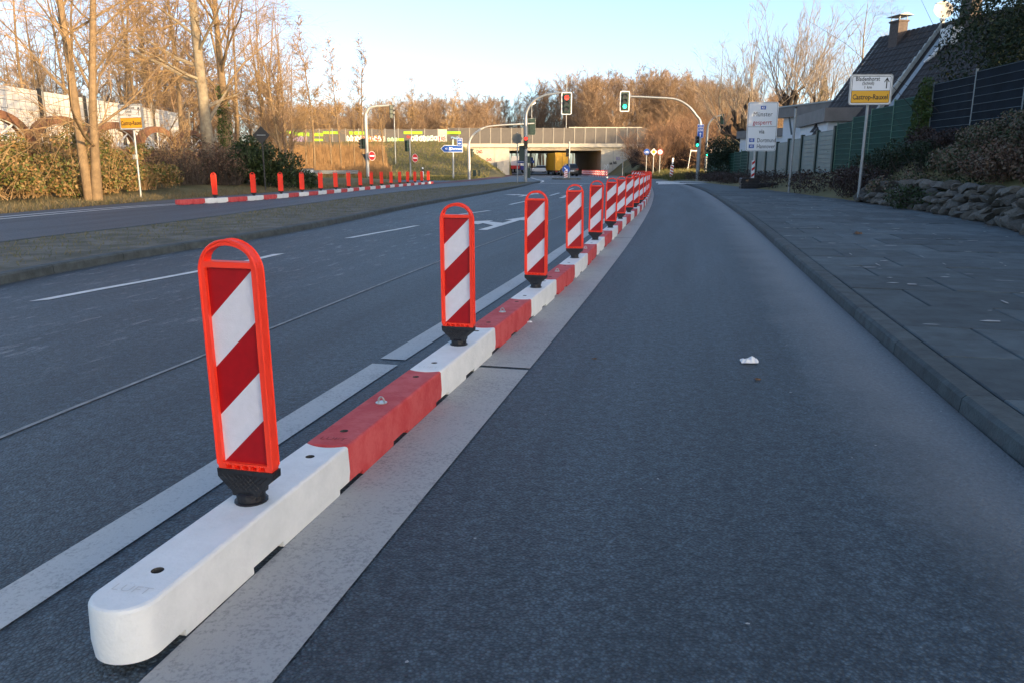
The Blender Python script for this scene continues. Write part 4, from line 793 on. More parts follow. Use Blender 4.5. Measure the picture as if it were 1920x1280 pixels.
mb = MB(); mb.box((.4, 0, 1.9+.4), (3.6, .06, .5)); mb.box((1.3, 0, 2.85), (1.0, .06, .55)); mb.build('plate', 'sign_blue', e); mb = MB(); mb.box((.4, -.035, 2.3), (3.0, .01, .14)); mb.build('lettering', 'sign_white', e)
# barrier boards on the left kerb of the underpass road
# ---------------------------------------------------------------- houses
def gable(name, loc, rz, L, W, eave, ridge, wall, label, windows=True, over=.35):
    """ridge runs along local Y, length L; slopes look to -X and +X"""
    e = empty(name, loc, rz, label, 'house')
    mb = MB(); mb.box((0, 0, eave/2-.3), (W, L, eave+.6)); 
    for y_ in (-L/2, L/2): mb.add([(-W/2, y_, eave), (W/2, y_, eave), (0, y_, ridge-.12)], [(0, 1, 2)])
    mb.build('wall', wall, e); return e
def tiled_slope(parent, L, W, eave, ridge, side, y0=None, name='roof', courses=16, over=.4, lift=0.):
    """a slope of overlapping tile courses: each course proud of the one below, tiles with joints"""
    mb = MB(); hw = W/2+over; ez = eave-over*(ridge-eave)/(W/2); sl = Vector((-hw*side*-1, 0, 0)); ya, yb = (-L/2, L/2) if y0 is None else y0
    A = Vector((side*hw, 0, ez)); B = Vector((0, 0, ridge)); d = (B-A); ln = d.length; d.normalize(); nrm = Vector((side*abs(d.z), 0, abs(d.x))); TW = .30
    for c in range(courses):
        t0, t1 = ln*c/courses, ln*(c+1)/courses+.06; k = int((yb-ya)/TW)
        for j in range(k):
            y0_, y1_ = ya+(yb-ya)*j/k, ya+(yb-ya)*(j+1)/k-.012; ym = (y0_+y1_)/2
            def P_(t, yy, h): q = A+d*t+nrm*(h+lift); return (q.x, yy, q.z)
            mb.add([P_(t0, y0_, .035), P_(t0, ym, .065), P_(t0, y1_, .035), P_(t1, y0_, .012), P_(t1, ym, .04), P_(t1, y1_, .012), P_(t0, y0_, .0), P_(t0, ym, .0), P_(t0, y1_, .0)], [(0, 1, 4, 3), (1, 2, 5, 4), (6, 7, 1, 0), (7, 8, 2, 1)])
    o = mb.build(name, 'roof_tile', parent); o['kind'] = 'stuff'
    return o
def slab_roof(parent, L, W, eave, ridge, over=.4):
    mb = MB(); hw = W/2+over; ez = eave-over*(ridge-eave)/(W/2); Lh = L/2+.25
    mb.add([(-hw, -Lh, ez), (0, -Lh, ridge), (hw, -Lh, ez), (hw, -Lh, ez-.18), (0, -Lh, ridge-.18), (-hw, -Lh, ez-.18), (-hw, Lh, ez), (0, Lh, ridge), (hw, Lh, ez), (hw, Lh, ez-.18), (0, Lh, ridge-.18), (-hw, Lh, ez-.18)],
        [(0, 6, 7, 1), (1, 7, 8, 2), (3, 9, 10, 4), (4, 10, 11, 5), (0, 1, 4, 5), (1, 2, 3, 4), (6, 11, 10, 7), (7, 10, 9, 8), (0, 5, 11, 6), (2, 8, 9, 3)]); return mb.build('roof_deck', 'roof_tile', parent)
def window(parent, x, y_, z, w_, h, axis='x', s_=-1):
    mb = MB(); d = (.06, w_, h) if axis == 'x' else (w_, .06, h); mb.box((x, y_, z), (d[0]+.02, d[1]+.14 if axis == 'x' else d[1], d[2]+.14)); f = mb.build('window', 'white_metal', parent); off = s_*.03
    mb = MB(); mb.box((x+(off if axis == 'x' else 0), y_+(off if axis == 'y' else 0), z), d); mb.build('pane', 'glass_dark', f)
# house in view: roof slope looks to the road
ridge_z = 7.05; HW, HE = 6.0, 2.4                # ridge height, house width, eave height
hx, hy = 20.3, 32.95
H1 = gable('house', (hx, hy, .6), .22, 16, HW, HE, ridge_z-.6, 'render_cream', 'house with a steep dark tiled roof, chimney and satellite dish behind the fence')
slab_roof(H1, 16, HW, HE, ridge_z-.6)
tiled_slope(H1, 16, HW, HE, ridge_z-.6, -1, (4.0, 8.2), lift=.18); tiled_slope(H1, 16, HW, HE, ridge_z-.6, -1, (-8.2, 3.75), lift=.01)
def on_slope(t, lift=0.):                      # local point on the -X slope, t from eave 0 to ridge 1
    ez = HE-.4*(ridge_z-.6-HE)/(HW/2); return -(HW/2+.4)*(1-t), ez+(ridge_z-.6-ez)*t
mb = MB(); a = on_slope(0); c_ = on_slope(1); mb.add([(a[0]-.05, 3.98, a[1]+.02), (c_[0], 3.98, c_[1]+.05), (c_[0], 3.98, c_[1]+.34), (a[0]-.1, 3.98, a[1]+.28), (a[0]-.05, 4.12, a[1]+.02), (c_[0], 4.12, c_[1]+.05), (c_[0], 4.12, c_[1]+.34), (a[0]-.1, 4.12, a[1]+.28)], [(0, 1, 2, 3), (4, 7, 6, 5), (3, 2, 6, 7), (0, 3, 7, 4)]); mb.build('verge_strip', 'verge', H1)
mb = MB(); mb.add([(a[0]-.05, 3.3, a[1]+.10), (c_[0], 3.3, c_[1]+.13), (c_[0], 3.6, c_[1]+.13), (a[0]-.05, 3.6, a[1]+.10)], [(0, 1, 2, 3)]); mb.build('flashing', 'lead', H1)
for k in range(40):
    mb = MB() if k == 0 else mb; mb.tube([(0, -8.3+16.6*k/40, ridge_z-.6+.04), (0, -8.3+16.6*(k+.96)/40, ridge_z-.6+.04)], .12, 8)
o = mb.build('ridge_tiles', 'roof_tile', H1); o['kind'] = 'stuff'
def chimney(parent, x, y_, z0, z1, cowl=True):
    mb = MB(); mb.box((x, y_, (z0+z1)/2), (.5, .62, z1-z0)); mb.box((x, y_, z1+.03), (.58, .70, .08)); o = mb.build('chimney', 'chimney_brick', parent)
    mb = MB()
    for sx in (-.2, .2):
        for sy in (-.28, .28): mb.box((x+sx, y_+sy, z1+.17), (.03, .03, .22))
    mb.add([(x-.4, y_-.5, z1+.26), (x+.4, y_-.5, z1+.26), (x+.4, y_+.5, z1+.26), (x-.4, y_+.5, z1+.26), (x, y_-.5, z1+.38), (x, y_+.5, z1+.38)], [(0, 1, 4), (2, 3, 5), (0, 4, 5, 3), (1, 2, 5, 4), (3, 2, 1, 0)]); mb.build('cowl', 'lead', o); return o
chimney(H1, -.45, 6.4, 5.0, 7.0); chimney(H1, -.2, 2.3, 5.4, 7.4)
ds = MB(); cc = Vector((-.1, 4.0, 7.15)); nn = Vector((-.35, -.9, .35)).normalized(); a_ = nn.orthogonal().normalized(); b_ = nn.cross(a_); v = [cc-nn*.12]
for r_, dp in ((.22, .08), (.41, .0)):
    for i in range(24): t_ = 2*math.pi*i/24; v.append(cc-nn*dp+(a_*math.cos(t_)+b_*math.sin(t_))*r_)
ds.add(v, [(0, 1+(i+1) % 24, 1+i) for i in range(24)]+[(1+i, 1+(i+1) % 24, 25+(i+1) % 24, 25+i) for i in range(24)]); dsh_ = ds.build('satellite_dish', 'dish', H1, smooth=True)
mb = MB(); mb.tube([(-.1, 4.05, 6.1), (-.1, 4.1, 7.1)], .035, 8); q = cc+nn*.45; mb.tube([tuple(cc-b_*.45), tuple(q)], .015, 6); mb.tube([tuple(q), tuple(q+nn*-.1)], .05, 8); mb.build('dish_arm', 'galv', dsh_)
xw, zw = on_slope(.80); mb = MB(); mb.box((xw-.05, 2.6, zw+.25), (.6, .7, .7)); mb.build('roof_window', 'white_metal', H1)
xw, zw = on_slope(.68); mb = MB(); mb.tube([(xw+.25, 2.75, zw+.62), (xw+.0, 2.95, zw+.25), (xw-.15, 3.0, zw+.05), (xw-.38, 3.2, zw-.2)], [.09, .11, .08, .05], 7); mb.build('white_sheet', 'white_metal', H1)
for yy in (-5, -1, 3.5): window(H1, -HW/2-.02, yy, 1.5, 1.2, 1.2)
# white flat-roofed annexe
an = empty('flat_roof_building', (17.5, 46, .2), 0, 'white flat-roofed building with brown fascia behind the pale fence panels', 'building')
RA = .245; d_ = Vector((math.sin(RA), -math.cos(RA), 0)); n_ = Vector((math.cos(RA), math.sin(RA), 0)); O_ = Vector((16.75, 50.5, 0))-Vector((17.5, 46, .2))
def abox(name, m, s0, s1, t0, t1, z0, z1): c = O_+d_*((s0+s1)/2)+n_*((t0+t1)/2); mb = MB(); mb.box((c.x, c.y, O_.z+(z0+z1)/2), (t1-t0, s1-s0, z1-z0), rz=RA); return mb.build(name, m, an)
abox('wall', 'render_white', .3, 9, .3, 5, -.2, 3.85); abox('fascia', 'fascia', 0, 9.2, 0, 5.2, 3.85, 4.46); abox('roof_edge', 'verge', -.05, 9.25, -.05, 5.25, 4.46, 4.54)
abox('rear_wall', 'render_white', -6, .25, 1.0, 5, -.2, 2.8); abox('rear_fascia', 'fascia', -6.2, -.02, .8, 5.2, 2.8, 3.3)
mb = MB(); mb.box((-1.3, -5.3, 3.09), (2.0, 6.5, .62), rz=-.15); mb.build('canopy_fascia', 'fascia', an); mb = MB(); mb.box((-1.2, -5.2, 1.3), (1.7, 6.2, 2.96), rz=-.15); mb.build('porch_wall', 'render_white', an)
q0 = O_+d_*1.2; mb = MB(); mb.tube([(q0.x+.1, q0.y, 3.6), (q0.x+.1, q0.y-.6, 2.6)], .06, 8); mb.build('downpipe', 'sign_back', an)
# houses further down the same side of the street (behind the photographer's right shoulder) that shade the road
for (x, y_, L, W, ev, rd, lab) in ((22.5, 4.5, 15, 9.5, 5.6, 10.6, 'tall cream house with a dark gabled roof next along the street'), (23.5, -17, 21, 9, 3.6, 6.3, 'long low cream house further down the street'), (24, -46, 24, 9.5, 3.8, 7.0, 'last cream house at the end of the row')):
    hN_ = gable('house', (x, y_, .6), 0, L, W, ev-.6, rd-.6, 'render_cream', lab); slab_roof(hN_, L, W, ev-.6, rd-.6)
    for yy in np.arange(-L/2+2, L/2-1, 3.2): window(hN_, -W/2-.02, float(yy), 1.5, 1.2, 1.2)
    chimney(hN_, 0, L*.2, rd-1.5, rd+.4)
# ---------------------------------------------------------------- fences on the right
Fx = curve([(11.6, 9), (12.1, 15), (12.35, 19.4), (12.6, 22), (12.85, 25), (13.2, 30), (13.6, 34), (14.4, 42), (15.4, 52), (16.9, 68)])
def fbase(y_): return terrain(Fx(y_), y_)
def fence(y0, y1, n_, h, screen, wire, label, name='screen_fence', zoff=.05, postm=None, wide=.05, hh=None):
    e = empty(name, (Fx(y0), y0, fbase(y0)), 0, label, 'fence'); ys_ = np.linspace(y0, y1, n_+1); o = Vector(e.location)
    for i in range(n_):
        a = Vector((Fx(ys_[i]), ys_[i], 0))-o; c = Vector((Fx(ys_[i+1]), ys_[i+1], 0))-o; za, zc_ = fbase(ys_[i])+zoff-o.z, fbase(ys_[i+1])+zoff-o.z; zm = (za+zc_)/2; a.z = c.z = 0
        d = (c-a).normalized(); nx = Vector((-d.y, d.x, 0))*.012; a1, c1 = a+d*.035, c-d*.035
        mb = MB(); v = []
        for pt in (a1, c1):
            for s_ in (-1, 1): v += [tuple(pt+nx*s_+Vector((0, 0, zm))), tuple(pt+nx*s_+Vector((0, 0, zm+h)))]
        mb.add(v, [(0, 1, 5, 4), (2, 6, 7, 3), (0, 2, 3, 1), (4, 5, 7, 6), (1, 3, 7, 5), (0, 4, 6, 2)]); mb.build('privacy_panel', screen, e)
        wr = MB(); f_ = Vector((-abs(d.y), d.x if d.y > 0 else -d.x, 0)).normalized()*.022
        for k in range(10): z_ = zm+.02+(h-.04)*k/9; wr.tube([tuple(a1+f_+Vector((0, 0, z_))), tuple(c1+f_+Vector((0, 0, z_)))], .0075, 4)
        wr.build('wire_rail', wire, e)
    for i in range(n_+1):
        p_ = Vector((Fx(ys_[i]), ys_[i], 0))-o; mb = MB(); z0 = fbase(ys_[i])-o.z; mb.box((p_.x, p_.y, z0+(h+.12)/2), (wide, wide, h+.2)); mb.build('post', postm or wire, e)
    return e
fence(11.8, 24.4, 5, 1.95, 'fence_dark', 'fence_wire_grey', 'dark screened wire fence with grey posts above the boulder wall')
fence(25.3, 33.0, 4, 1.85, 'fence_green', 'fence_wire', 'green screened wire fence between the ivy and the pale panels')
fence(33.2, 51.0, 7, 1.75, 'fence_pale', 'fence_wire_grey', 'pale grey panel fence with thick dark green posts before the white building', postm='fence_post_green', wide=.16)
fence(51.2, 68, 7, 1.75, 'fence_green', 'fence_wire', 'far green screened fence running to the junction')
# ---------------------------------------------------------------- boulder wall
dw = empty('boulder_wall', (Bk(10)+.3, 10, .1), 0, 'low dry-laid retaining wall of rough grey boulders along the pavement', 'wall'); rs = random.Random(21)
def boulder(rng, sx, sy, sz):
    bm = bmesh.new(); bmesh.ops.create_icosphere(bm, subdivisions=2, radius=1); pl = [(Vector((rng.gauss(0, 1), rng.gauss(0, 1), rng.gauss(0, 1))).normalized(), rng.uniform(.42, .74)) for _ in range(11)]
    for v in bm.verts:
        p_ = v.co.copy()
        for n_, dd in pl:
            k = p_.dot(n_)
            if k > dd: p_ -= n_*(k-dd)
        p_ *= 1+rng.uniform(-.035, .035); v.co = Vector((p_.x*sx, p_.y*sy, p_.z*sz))
    me = bpy.data.meshes.new('boulder'); bm.to_mesh(me); bm.free(); me.materials.append(M['stone']); me.polygons.foreach_set('use_smooth', [True]*len(me.polygons)); me.set_sharp_from_angle(angle=rad(11)); return me
bms = [boulder(rs, 1.1, 1.1, 1.1) for _ in range(18)]
for c in range(4):
    y_ = 6.0+rs.uniform(0, .3)
    while y_ < 20.2:
        ln = rs.uniform(.20, .46)*(1.1 if c == 3 else .95); ym = y_+ln/2; hgt = (.17, .15, .15, .17)[c]; x = Bk(ym)+.28+c*.09+rs.uniform(-.03, .03)
        o = link('boulder', rs.choice(bms), dw); o.location = Vector((x, ym, gz(ym)+.06+.08+c*.138+rs.uniform(-.02, .02)))-Vector(dw.location)
        o.scale = (rs.uniform(.17, .24), ln*.62, hgt*.68*rs.uniform(.85, 1.15)); o.rotation_euler = (rs.uniform(-.35, .35), rs.uniform(-.25, .25), -.22+rs.uniform(-.25, .25)+(math.pi if rs.random() < .5 else 0)); y_ += ln*.93
# ---------------------------------------------------------------- brick arch wall and white wall on the left
WX = -17.; aw = empty('brick_arch_wall', (WX, 32, terrain(WX, 32)), 0, 'brick garden wall topped with open wheel-like brick arches', 'wall'); g0 = terrain(WX, 32)
zs_ = zat(270, 30.)-g0; mb = MB(); mb.box((0, 0, zs_/2-.25), (.30, 24.5, zs_+.42)); mb.build('mortar_core', 'mortar', aw)
bk = MB(); rs = random.Random(2); nc = int(zs_/.085)
for c in range(nc):
    y_ = -12.2+(.13 if c % 2 else 0)
    while y_ < 12.1:
        if rs.random() < 1: bk.box((.152, y_+.12, c*.085-.02), (.026+rs.uniform(-.004, .006), .235, .07))
        y_ += .25
tag(bk.build('brickwork', 'brick', aw), kind='stuff')
for k, yc in enumerate((-10, -6, -2, 2, 6, 10)):
    A_, B_ = 1.95, 1.0; N = 34; ring = MB()
    for i in range(N):
        t0, t1 = math.pi*i/N+.006, math.pi*(i+1)/N-.006; dd = rs.uniform(-.01, .01); v = []
        for xx_ in (-.15+dd, .15+dd):
            for t_, a, b_ in ((t0, A_, B_), (t1, A_, B_), (t1, A_-.30, B_-.27), (t0, A_-.30, B_-.27)): v.append((xx_, yc+a*math.cos(t_), zs_+b_*math.sin(t_)))
        ring.add(v, [(0, 1, 2, 3), (7, 6, 5, 4), (0, 4, 5, 1), (1, 5, 6, 2), (2, 6, 7, 3), (3, 7, 4, 0)])
    ar = ring.build('brick_arch', 'brick', aw); ar['kind'] = 'stuff'
    for t_ in (50, 90, 130): mb = MB(); t2 = rad(t_); mb.tube([(.05, yc, zs_+.05), (.05, yc+1.62*math.cos(t2), zs_+.72*math.sin(t2))], .035, 6); mb.build('spoke', 'white_metal', ar)
    mb = MB(); mb.tube([(.05, yc+1.62*math.cos(t_), zs_+.02+.71*math.sin(t_)) for t_ in np.linspace(0, math.pi, 17)], .03, 6); mb.tube([(.05, yc-1.62, zs_+.02), (.05, yc+1.62, zs_+.02)], .03, 6); mb.build('rim', 'white_metal', ar)
    mb = MB(); mb.box((0, yc-2, zs_+.12), (.36, .42, .5)); mb.build('pier', 'brick', aw)
WX2 = -20.6; ww = empty('white_wall', (WX2, 40, terrain(WX2, 40)), 0, 'tall white screen wall behind the brick arches', 'wall'); g0 = terrain(WX2, 40); ht = 4.1-g0
for i in range(7):
    y_ = -16+i*3.6; mb = MB(); mb.box((0, y_+1.8, ht/2), (.14, 3.56, ht)); mb.build('panel', 'wall_white', ww); mb = MB(); mb.box((.12, y_, ht/2+.05), (.14, .12, ht+.1)); mb.build('post', 'sign_back_dark', ww)
mf = empty('mesh_fence', (WX2+.7, 40, terrain(WX2, 40)), 0, 'thin wire mesh fence standing in front of the white wall', 'fence'); mb = MB()
for k in range(12): mb.tube([(0, -16, .3+k*.33), (0, 9.4, .3+k*.33)], .010, 4)
for y_ in np.arange(-16, 9.4, .4): mb.tube([(0, y_, .1), (0, y_, 3.95)], .008, 4)
mb.build('wire_mesh', 'wire', mf)
for y_ in np.arange(-16, 9.5, 5.05): mb = MB(); mb.tube([(0, y_, -.2), (0, y_, 4.05)], .035, 8); mb.build('post', 'wire', mf)
# ---------------------------------------------------------------- vegetation
class Twigs:
    """branches as three-sided tapering segments, joined in one go"""
    def __init__(s): s.a = []; s.b = []; s.ra = []; s.rb = []
    def seg(s, p, q, r0, r1): s.a.append(p); s.b.append(q); s.ra.append(r0); s.rb.append(r1)
    def arrays(s):
        a, b = np.array(s.a, float), np.array(s.b, float); ra, rb = np.array(s.ra), np.array(s.rb)
        d = b-a; d /= np.linalg.norm(d, axis=1, keepdims=True)+1e-9
        h = np.where(np.abs(d[:, 2:3]) < .9, np.array([[0, 0, 1.]]), np.array([[1., 0, 0]])); u = np.cross(d, h); u /= np.linalg.norm(u, axis=1, keepdims=True)+1e-9; w_ = np.cross(d, u)
        V = []
        for p, r in ((a, ra), (b, rb)):
            for k in range(3): t = 2*math.pi*k/3; V.append(p+(u*math.cos(t)+w_*math.sin(t))*r[:, None])
        V = np.stack(V, 1); n = len(a); base = (np.arange(n)*6)[:, None]
        F = np.concatenate([base+np.array([[k, (k+1) % 3, 3+(k+1) % 3, 3+k]]) for k in range(3)], 0)
        return V.reshape(-1, 3), F
def np_mesh(name, V, F, mats):
    me = bpy.data.meshes.new(name); n, k = F.shape; me.vertices.add(len(V)); me.vertices.foreach_set('co', V.astype(np.float32).ravel()); me.loops.add(n*k); me.loops.foreach_set('vertex_index', F.astype(np.int32).ravel())
    me.polygons.add(n); me.polygons.foreach_set('loop_start', np.arange(0, n*k, k, dtype=np.int32)); me.update(calc_edges=True); me.validate()
    for q in mats: me.materials.append(M[q])
    return me
def vn(v): l_ = math.sqrt(v[0]*v[0]+v[1]*v[1]+v[2]*v[2])+1e-9; return (v[0]/l_, v[1]/l_, v[2]/l_)
def limb(rng, p, d, L, n, wob, up):
    pts = [p]; st = L/n
    for i in range(n):
        d = vn((d[0]+rng.gauss(0, wob), d[1]+rng.gauss(0, wob), d[2]+rng.gauss(0, wob)+up)); p = (p[0]+d[0]*st, p[1]+d[1]*st, p[2]+d[2]*st); pts.append(p)
    return pts
def along(pts, t): k = t*(len(pts)-1); i = min(int(k), len(pts)-2); f = k-i; a, b = pts[i], pts[i+1]; return tuple(a[j]+(b[j]-a[j])*f for j in range(3)), vn(tuple(b[j]-a[j] for j in range(3)))
def fork(rng, d, ang):
    h = (0, 0, 1) if abs(d[2]) < .9 else (1, 0, 0); u = vn((d[1]*h[2]-d[2]*h[1], d[2]*h[0]-d[0]*h[2], d[0]*h[1]-d[1]*h[0])); w_ = (d[1]*u[2]-d[2]*u[1], d[2]*u[0]-d[0]*u[2], d[0]*u[1]-d[1]*u[0]); a = rng.uniform(0, 6.283); c, s_ = math.cos(ang), math.sin(ang)
    return vn(tuple(d[j]*c+(u[j]*math.cos(a)+w_[j]*math.sin(a))*s_ for j in range(3)))
def tree_meshes(seed, H, r0, n1, n2, n3, n4, lo=.3, l1=.38, ang=(.5, .9), up=(.0, .06, .05, .03), trunkm='bark', twigm='twig', fine=1., trunks=1, wob=.03):
    rng = random.Random(seed); tk = MB(); tw = Twigs()
    for ti in range(trunks):
        d0 = (rng.gauss(0, .02)+(.045*(ti*2-1) if trunks > 1 else 0), rng.gauss(0, .03), 1); Ht = H*(1 if ti == 0 else .92)
        T = limb(rng, ((ti-.5)*.16 if trunks > 1 else 0, 0, -.2), vn(d0), Ht, 9, wob, .05); k = len(T)
        tk.tube(T, [r0*(1.25 if i == 0 else 1)*(1-.93*(i/(k-1))**1.1) for i in range(k)], 9)
        for i in range(n1):
            t = lo+(1-lo)*((i+rng.random())/n1); p, d = along(T, t); L1 = Ht*l1*(1.15-t*.75)*rng.uniform(.7, 1.2); r1 = max(.012, r0*(1-.9*t)*.42)
            B1 = limb(rng, p, fork(rng, d, rng.uniform(*ang)), L1, 5, .10, up[1]); tk.tube(B1, [r1*(1-.85*j/5) for j in range(6)], 5, caps=False)
            for j in range(n2):
                t2 = .2+.8*((j+rng.random())/n2); p2, d2 = along(B1, t2); L2 = L1*rng.uniform(.35, .6)*(1.1-t2*.5); r2 = max(.007, r1*(1-.8*t2)*.55)*fine; B2 = limb(rng, p2, fork(rng, d2, rng.uniform(.5, 1.0)), L2, 3, .14, up[2])
                for q in range(3): tw.seg(B2[q], B2[q+1], r2*(1-.28*q), r2*(1-.28*(q+1)))
                for m_ in range(n3):
                    t3 = .15+.85*((m_+rng.random())/n3); p3, d3 = along(B2, t3); L3 = L2*rng.uniform(.35, .7); r3 = max(.005, r2*.55)*fine; B3 = limb(rng, p3, fork(rng, d3, rng.uniform(.4, .9)), L3, 2, .16, up[3])
                    for q in range(2): tw.seg(B3[q], B3[q+1], r3*(1-.4*q), r3*(1-.4*(q+1)))
                    for z_ in range(n4):
                        p4, d4 = along(B3, rng.uniform(.2, 1)); d5 = fork(rng, d4, rng.uniform(.3, .8)); L4 = L3*rng.uniform(.4, .8); tw.seg(p4, (p4[0]+d5[0]*L4, p4[1]+d5[1]*L4, p4[2]+d5[2]*L4+up[3]*L4), r3*.6, .0015)
    return tk.mesh('trunk', [trunkm], True), np_mesh('crown', *tw.arrays(), [twigm])
def plant_tree(name, me, x, y_, rz, s_, label, group=None, cat='tree', z=None, sz=None):
    e = empty(name, (x, y_, terrain(x, y_) if z is None else z), rz, label, cat, group); e.scale = (s_, s_, s_*(sz or 1)); link('trunk', me[0], e); link('crown', me[1], e); return e
def blob_leaves(rng, blobs, n, size, asp=.6, shell=.55):
    """leaf rhombs scattered through lumps (x,y,z,rx,ry,rz)"""
    w_ = np.array([b[3]*b[4]+b[3]*b[5]+b[4]*b[5] for b in blobs]); idx = rng.choice(len(blobs), n, p=w_/w_.sum()); B = np.array(blobs)[idx]
    d = rng.normal(size=(n, 3)); d /= np.linalg.norm(d, axis=1, keepdims=True); r = (shell+(1.08-shell)*rng.random(n)**.6)[:, None]; c = B[:, :3]+d*r*B[:, 3:6]
    nn = d*.6+rng.normal(size=(n, 3))*.7; nn /= np.linalg.norm(nn, axis=1, keepdims=True); t = np.cross(nn, rng.normal(size=(n, 3))); t /= np.linalg.norm(t, axis=1, keepdims=True); u = np.cross(nn, t); s_ = (size*rng.uniform(.6, 1.4, n))[:, None]
    V = np.stack([c-t*s_*.5, c+u*s_*asp*.5, c+t*s_*.5+nn*s_*.1, c-u*s_*asp*.5], 1).reshape(-1, 3); F = (np.arange(n)*4)[:, None]+np.array([[0, 1, 2, 3]]); return V, F
def stems(rng, blobs, n, r=.01, base=0.):
    tw = Twigs(); R_ = random.Random(int(rng.integers(1e6)))
    for i in range(n):
        b = blobs[R_.randrange(len(blobs))]; p = (b[0]+R_.uniform(-.5, .5)*b[3], b[1]+R_.uniform(-.5, .5)*b[4], base); L = (b[2]+b[5]-base)*R_.uniform(.7, 1.1); P_ = limb(R_, p, vn((R_.gauss(0, .4), R_.gauss(0, .4), 1)), L, 4, .16, -.02)
        for q in range(4): tw.seg(P_[q], P_[q+1], r*(1-.2*q), r*(1-.2*(q+1)))
    return tw.arrays()
def bush(name, x, y_, lumps, n, size, leaf, label, cat='shrub', group=None, seed=1, nstem=30, stemm='twig_dark', asp=.6, z=None, shell=.55):
    rng = np.random.default_rng(seed); e = empty(name, (x, y_, terrain(x, y_) if z is None else z), 0, label, cat, group)
    tag(link('foliage', np_mesh('foliage', *blob_leaves(rng, lumps, n, size, asp, shell), [leaf]), e), kind='stuff')
    if nstem: tag(link('stems', np_mesh('stems', *stems(rng, lumps, nstem, .012), [stemm]), e), kind='stuff')
    return e
def lumps(seed, n, box, r):
    """n lumps inside box (x0,x1,y0,y1,z0,z1)"""
    R_ = random.Random(seed); out = []
    for i in range(n): q = R_.uniform(*r); out.append((R_.uniform(box[0], box[1]), R_.uniform(box[2], box[3]), R_.uniform(box[4], box[5]), q*R_.uniform(.8, 1.3), q*R_.uniform(.8, 1.3), q*R_.uniform(.7, 1.0)))
    return out
XA = lambda px, Y: (px-960)/1440*Y/1.023
# --- two near trees on the left
tA = tree_meshes(4, 13, .13, 20, 8, 5, 4, lo=.13, l1=.36, ang=(.6, 1.1), up=(0, .03, .0, -.02), trunks=2); tB = tree_meshes(9, 19, .29, 24, 8, 5, 4, lo=.13, l1=.26, ang=(.8, 1.3), up=(0, .01, -.02, -.03), trunkm='bark_pale', wob=.012)
plant_tree('bare_tree', tA, XA(170, 22.0), 22.0, .2, 1., 'twin-trunked bare tree growing out of the bramble hedge')
plant_tree('bare_tree', tB, XA(396, 37.5), 37.5, 1.0, 1., 'tall straight bare tree with thick pale trunk beside the ivy mound')
tC = tree_meshes(14, 15, .25, 18, 8, 6, 4, lo=.25, l1=.50, ang=(.5, 1.0), up=(0, .0, -.05, -.06)); tr = plant_tree('ivy_tree', tC, XA(428, 41), 41, 2.0, 1., 'spreading bare tree with an ivy-clad trunk behind the mound')
link('ivy', np_mesh('ivy', *blob_leaves(np.random.default_rng(6), [(0, 0, 1.0+i*.55, .42-.02*i, .42-.02*i, .5) for i in range(7)], 2600, .10), ['leaf_ivy']), tr)
# --- woods on the left: shared meshes, single trees
W = [tree_meshes(30+i, H, r, n1, 6, 5, 3, lo=lo, l1=l1, ang=a, up=(0, .05, .04, .02), fine=1.25) for i, (H, r, n1, lo, l1, a) in enumerate(((15, .13, 14, .35, .24, (.35, .7)), (13, .15, 14, .22, .36, (.5, 1.0)), (16, .12, 13, .5, .20, (.3, .6)), (11, .13, 15, .15, .42, (.5, 1.0)), (14, .14, 14, .3, .32, (.45, .85))))]
W.append(tree_meshes(47, 15, .13, 20, 7, 6, 3, lo=.30, l1=.25, ang=(.35, .75), up=(0, .06, .04, .02), fine=2.3)); W.append(tree_meshes(48, 16, .12, 18, 7, 6, 3, lo=.42, l1=.19, ang=(.3, .6), up=(0, .06, .04, .02), fine=2.4))
WH = (15, 13, 16, 11, 14, 15, 16)
rw = random.Random(77)
for i in range(38):
    px = rw.uniform(-60, 560); Y = rw.uniform(44, 78); k = rw.choice((0, 1, 1, 3, 4, 4, 2)); x = XA(px, Y)
    plant_tree('woodland_tree', W[k], x, Y, rw.uniform(0, 6.3), rw.uniform(.8, 1.15), 'slender bare tree in the sunlit wood behind the white wall', 'bare trees of the left-hand wood')
for px, Y, top, k, lab in ((590, 72, 42, 5, 'tallest slender bare tree at the edge of the reeds, full feathery crown'), (640, 76, 80, 6, 'slender bare tree next to the tallest one at the reeds'), (684, 80, 84, 6, 'narrow bare tree with a thin high crown behind the slip-road mast'), (622, 84, 150, 4, 'short bare tree among the reeds below the noise barrier'), (540, 70, 150, 3, 'low spreading bare tree at the wood edge by the reeds'), (720, 95, 160, 1, 'small bare tree on the slope beside the graffiti wall'), (665, 90, 165, 4, 'small bare tree standing in front of the white graffiti'), (1040-465, 92, 165, 1, 'bare tree in the reeds at the lime striped barrier')):
    x = XA(px, Y); g0 = terrain(x, Y); H = zat(top, Y)-g0; plant_tree('bare_tree', W[k], x, Y, rw.uniform(0, 6), H/WH[k], lab)
for px, top, k, lab in ((775, 150, 5, 'bare forked tree standing tall behind the lime stripe of the barrier'), (850, 152, 5, 'bare round-crowned tree standing tall behind the barrier door'), (752, 185, 0, 'smaller bare tree behind the barrier, left of the forked one')):
    Y = 160.; x = XA(px, Y); g0 = terrain(x, Y); H = zat(top, Y)-g0; plant_tree('bare_tree', W[k], x, Y, rw.uniform(0, 6), H/WH[k], lab)
